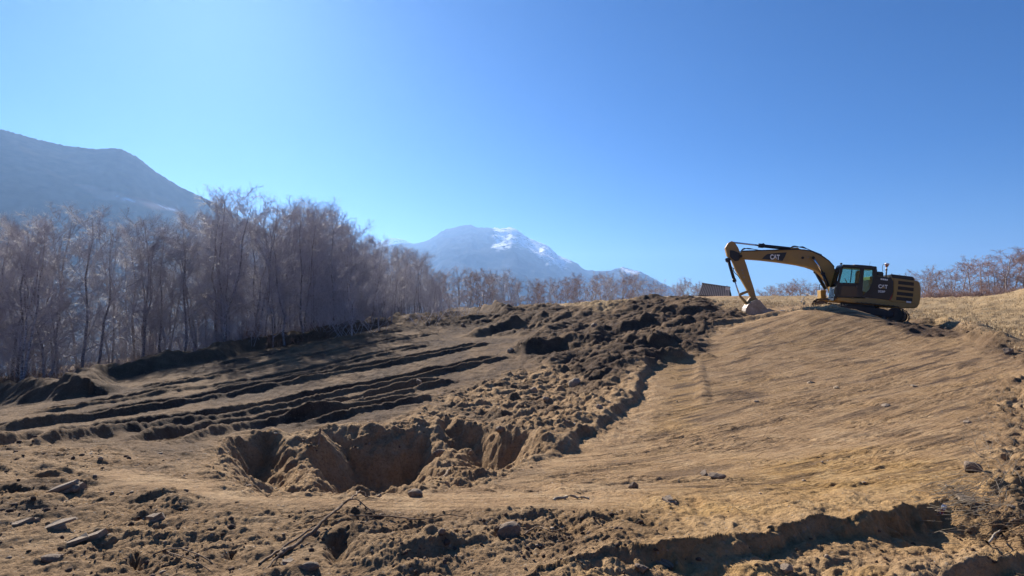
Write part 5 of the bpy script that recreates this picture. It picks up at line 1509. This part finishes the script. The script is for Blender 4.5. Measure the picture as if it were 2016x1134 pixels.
def scrap():
    p = ground_hit(1852, 1012); T = []
    me = bpy.data.meshes.new('scrap')
    r2 = np.random.RandomState(3); n = 5
    v = [(0.05 * (i / (n - 1) - 0.5) + r2.normal(0, 0.004), r2.normal(0, 0.008), 0.085 * j / (n - 1)) for j in range(n) for i in range(n)]
    f = [(j * n + i, j * n + i + 1, (j + 1) * n + i + 1, (j + 1) * n + i) for j in range(n - 1) for i in range(n - 1)]
    root = empty('litter_scrap', p); root.rotation_euler = (0.2, 0.5, 0.3)
    a = mesh_obj('wrapper', v, f, M_WHITE, root); a.modifiers.new('thickness', 'SOLIDIFY').thickness = 0.002
    b = mesh_obj('printed_band', [(x, y - 0.004, z * 0.45) for x, y, z in v], f, M_RED, root); b.modifiers.new('thickness', 'SOLIDIFY').thickness = 0.002
    tag(root, 'small crumpled red and white wrapper beside the twig heap', 'litter')
scrap()

def strew(name, spots, mat, label, seed, lmin, lmax, rr, up, per=1, follow=None):
    """many loose stems or blades in one mass"""
    r2 = np.random.RandomState(seed); T = Tubes()
    for p in spots:
        for k in range(per):
            a = (follow if follow is not None else 0) + (r2.normal(0, 0.6) if follow is not None else r2.uniform(0, 6.28)); L_ = r2.uniform(lmin, lmax)
            d = unit(np.array((math.cos(a), math.sin(a), abs(r2.normal(0, up)))))
            o = p + np.array((r2.normal(0, 0.03), r2.normal(0, 0.03), 0.0))
            mid_ = o + d * L_ * 0.5 + np.array((0, 0, 0.08 * L_)); e = o + d * L_ + r2.normal(0, 0.08 * L_, 3) + np.array((0, 0, 0.01))
            T.tube([o, mid_, e], [rr, rr * 0.8, rr * 0.45], 3)
    o = link_mesh(name, T.mesh(name, mat)); tag(o, label, kind='stuff'); return o
r5 = np.random.RandomState(55)
spots = [ground_hit(1880 + r5.normal(0, 32), 985 + r5.normal(0, 28)) + np.array((0, 0, r5.uniform(0, 0.05))) for _ in range(170)]
strew('brushwood', spots, M_DRY, 'heap of dry twigs and roots at the lower right', 8, 0.06, 0.24, 0.003, 0.35, 1, -0.7)
spots = [ground_hit(1960 + r5.normal(0, 35), 850 + r5.normal(0, 75)) for _ in range(160)]
strew('dry_grass_rim', spots, M_DRY, 'torn dry grass and roots on the right rim', 9, 0.06, 0.22, 0.003, 0.8, 2)
spots = [ground_hit(1990 + r5.normal(0, 40), 1040 + r5.normal(0, 30)) for _ in range(90)]
strew('loose_twigs', spots, M_ROOT, 'loose dark twigs in the lower right corner', 10, 0.06, 0.25, 0.0035, 0.3, 1, -0.7)
spots = [ground_hit(r5.uniform(1380, 1480), r5.uniform(770, 800) ) for _ in range(20)] + [ground_hit(1420 + r5.normal(0, 60), 870 + r5.normal(0, 12)) for _ in range(50)]
strew('root_fibres', spots, M_ROOT, 'fine root fibres dragged along the dark streak of the slope', 12, 0.15, 0.5, 0.004, 0.15, 1, 0.5)

# soil crumbs and pebbles: samples of the sheet, denser where the soil is broken
def lumps(name, weight, n, mat, label, seed, smin, smax, sink=0.25):
    r2 = np.random.RandomState(seed)
    w = (weight * (np.abs(np.where(AA > math.pi, AA - 2 * math.pi, AA)) < R(46)) * (RR > 2.2) * (RR < 60)).ravel()
    c = np.cumsum(w); idx = np.searchsorted(c, r2.rand(n) * c[-1])
    P_ = np.stack([X.ravel()[idx], Y.ravel()[idx], Z.ravel()[idx]], 1); rr_ = RR.ravel()[idx]
    bm = bmesh.new(); bmesh.ops.create_icosphere(bm, subdivisions=1, radius=1.0); bm.verts.ensure_lookup_table()
    bv = np.array([v.co for v in bm.verts]); bf = np.array([[v.index for v in f.verts] for f in bm.faces]); bm.free()
    size = (smin + (smax - smin) * r2.rand(n) ** 3.5) * np.clip(rr_ / 6.0, 0.8, 2.2)
    nb = len(bv)
    sc_ = r2.uniform(0.6, 1.3, (n, 1, 3)) * size[:, None, None]; sc_[:, :, 2] *= 0.75
    jit = r2.normal(0, 0.16, (n, nb, 3))
    ang_ = r2.uniform(0, 6.28, n); ca3, sa3 = np.cos(ang_)[:, None], np.sin(ang_)[:, None]
    v = (bv[None] + jit) * sc_
    vx, vy = v[..., 0] * ca3 - v[..., 1] * sa3, v[..., 0] * sa3 + v[..., 1] * ca3
    v = np.stack([vx, vy, v[..., 2]], -1) + P_[:, None]; v[..., 2] += (size * (0.5 - sink))[:, None]
    f = (bf[None] + (np.arange(n) * nb)[:, None, None]).reshape(-1, 3)
    me = np_mesh(name, v.reshape(-1, 3), None, f, mat, False)
    o = link_mesh(name, me); tag(o, label, kind='stuff'); return o
M_DARKSOIL = simple_mat('dark_topsoil', (0.075, 0.053, 0.041), 0.95, var=0.35, scale=3.0, spec=0.1)
brk = np.clip(rp, 0, 1.2)
lumps('soil_crumbs', brk * (1 - np.clip(c_dark, 0, 1)) ** 1.5 * (g['fore'] + g['foreR'] + g['rubble'] + 0.6 * g['pit'] + 0.04), 2000, M_SOIL, 'broken crumbs of tan soil', 21, 0.004, 0.024, 0.45)
lumps('dark_soil_crumbs', np.clip(c_dark, 0, 1) * brk * (g['fore'] + dk + g['dark2'] + g['rimR'] + 0.5 * g['rubble']), 1300, M_DARKSOIL, 'broken crumbs of dark topsoil', 22, 0.006, 0.032, 0.4)
lumps('pebbles', brk * (0.3 + g['fore'] + g['rubble']) + 0.04 * g['slope'] + 0.5 * g['pit'], 700, M_SLATE, 'small pale pebbles strewn over the soil', 23, 0.005, 0.022, 0.4)

# dry meadow grass
def meadow():
    r2 = np.random.RandomState(31); n = 16000
    w = (g['grass'] * (np.abs(np.where(AA > math.pi, AA - 2 * math.pi, AA)) < R(46)) * (RR < 105) * np.clip(RR / 40, 0, 3)).ravel()
    c = np.cumsum(w); idx = np.searchsorted(c, r2.rand(n) * c[-1])
    P_ = np.stack([X.ravel()[idx] + r2.normal(0, 0.15, n), Y.ravel()[idx] + r2.normal(0, 0.4, n), Z.ravel()[idx] - 0.02], 1)
    V_, F_ = [], []
    nb = 5
    P_ = np.repeat(P_, nb, 0); m_ = len(P_)
    P_[:, :2] += r2.normal(0, 0.09, (m_, 2))
    a = r2.uniform(0, 6.28, m_); L_ = r2.uniform(0.05, 0.17, m_); ln = np.abs(r2.normal(0, 0.9, m_))
    w_ = 0.016
    dx, dy = np.cos(a), np.sin(a)
    b0 = P_ + np.stack([-dy * w_, dx * w_, 0 * a], 1); b1 = P_ - np.stack([-dy * w_, dx * w_, 0 * a], 1)
    tip = P_ + np.stack([dx * L_ * np.sin(ln), dy * L_ * np.sin(ln), L_ * np.cos(ln)], 1)
    v = np.stack([b0, b1, tip], 1).reshape(-1, 3)
    me = np_mesh('meadow_grass', v, None, np.arange(3 * m_).reshape(-1, 3), M_STRAW, False)
    o = link_mesh('meadow_grass', me); tag(o, 'short straw coloured winter grass on the meadow', kind='stuff')
M_STRAW = simple_mat('straw_grass', (0.44, 0.335, 0.20), 0.8, var=0.25, scale=0.4, spec=0.2)
meadow()
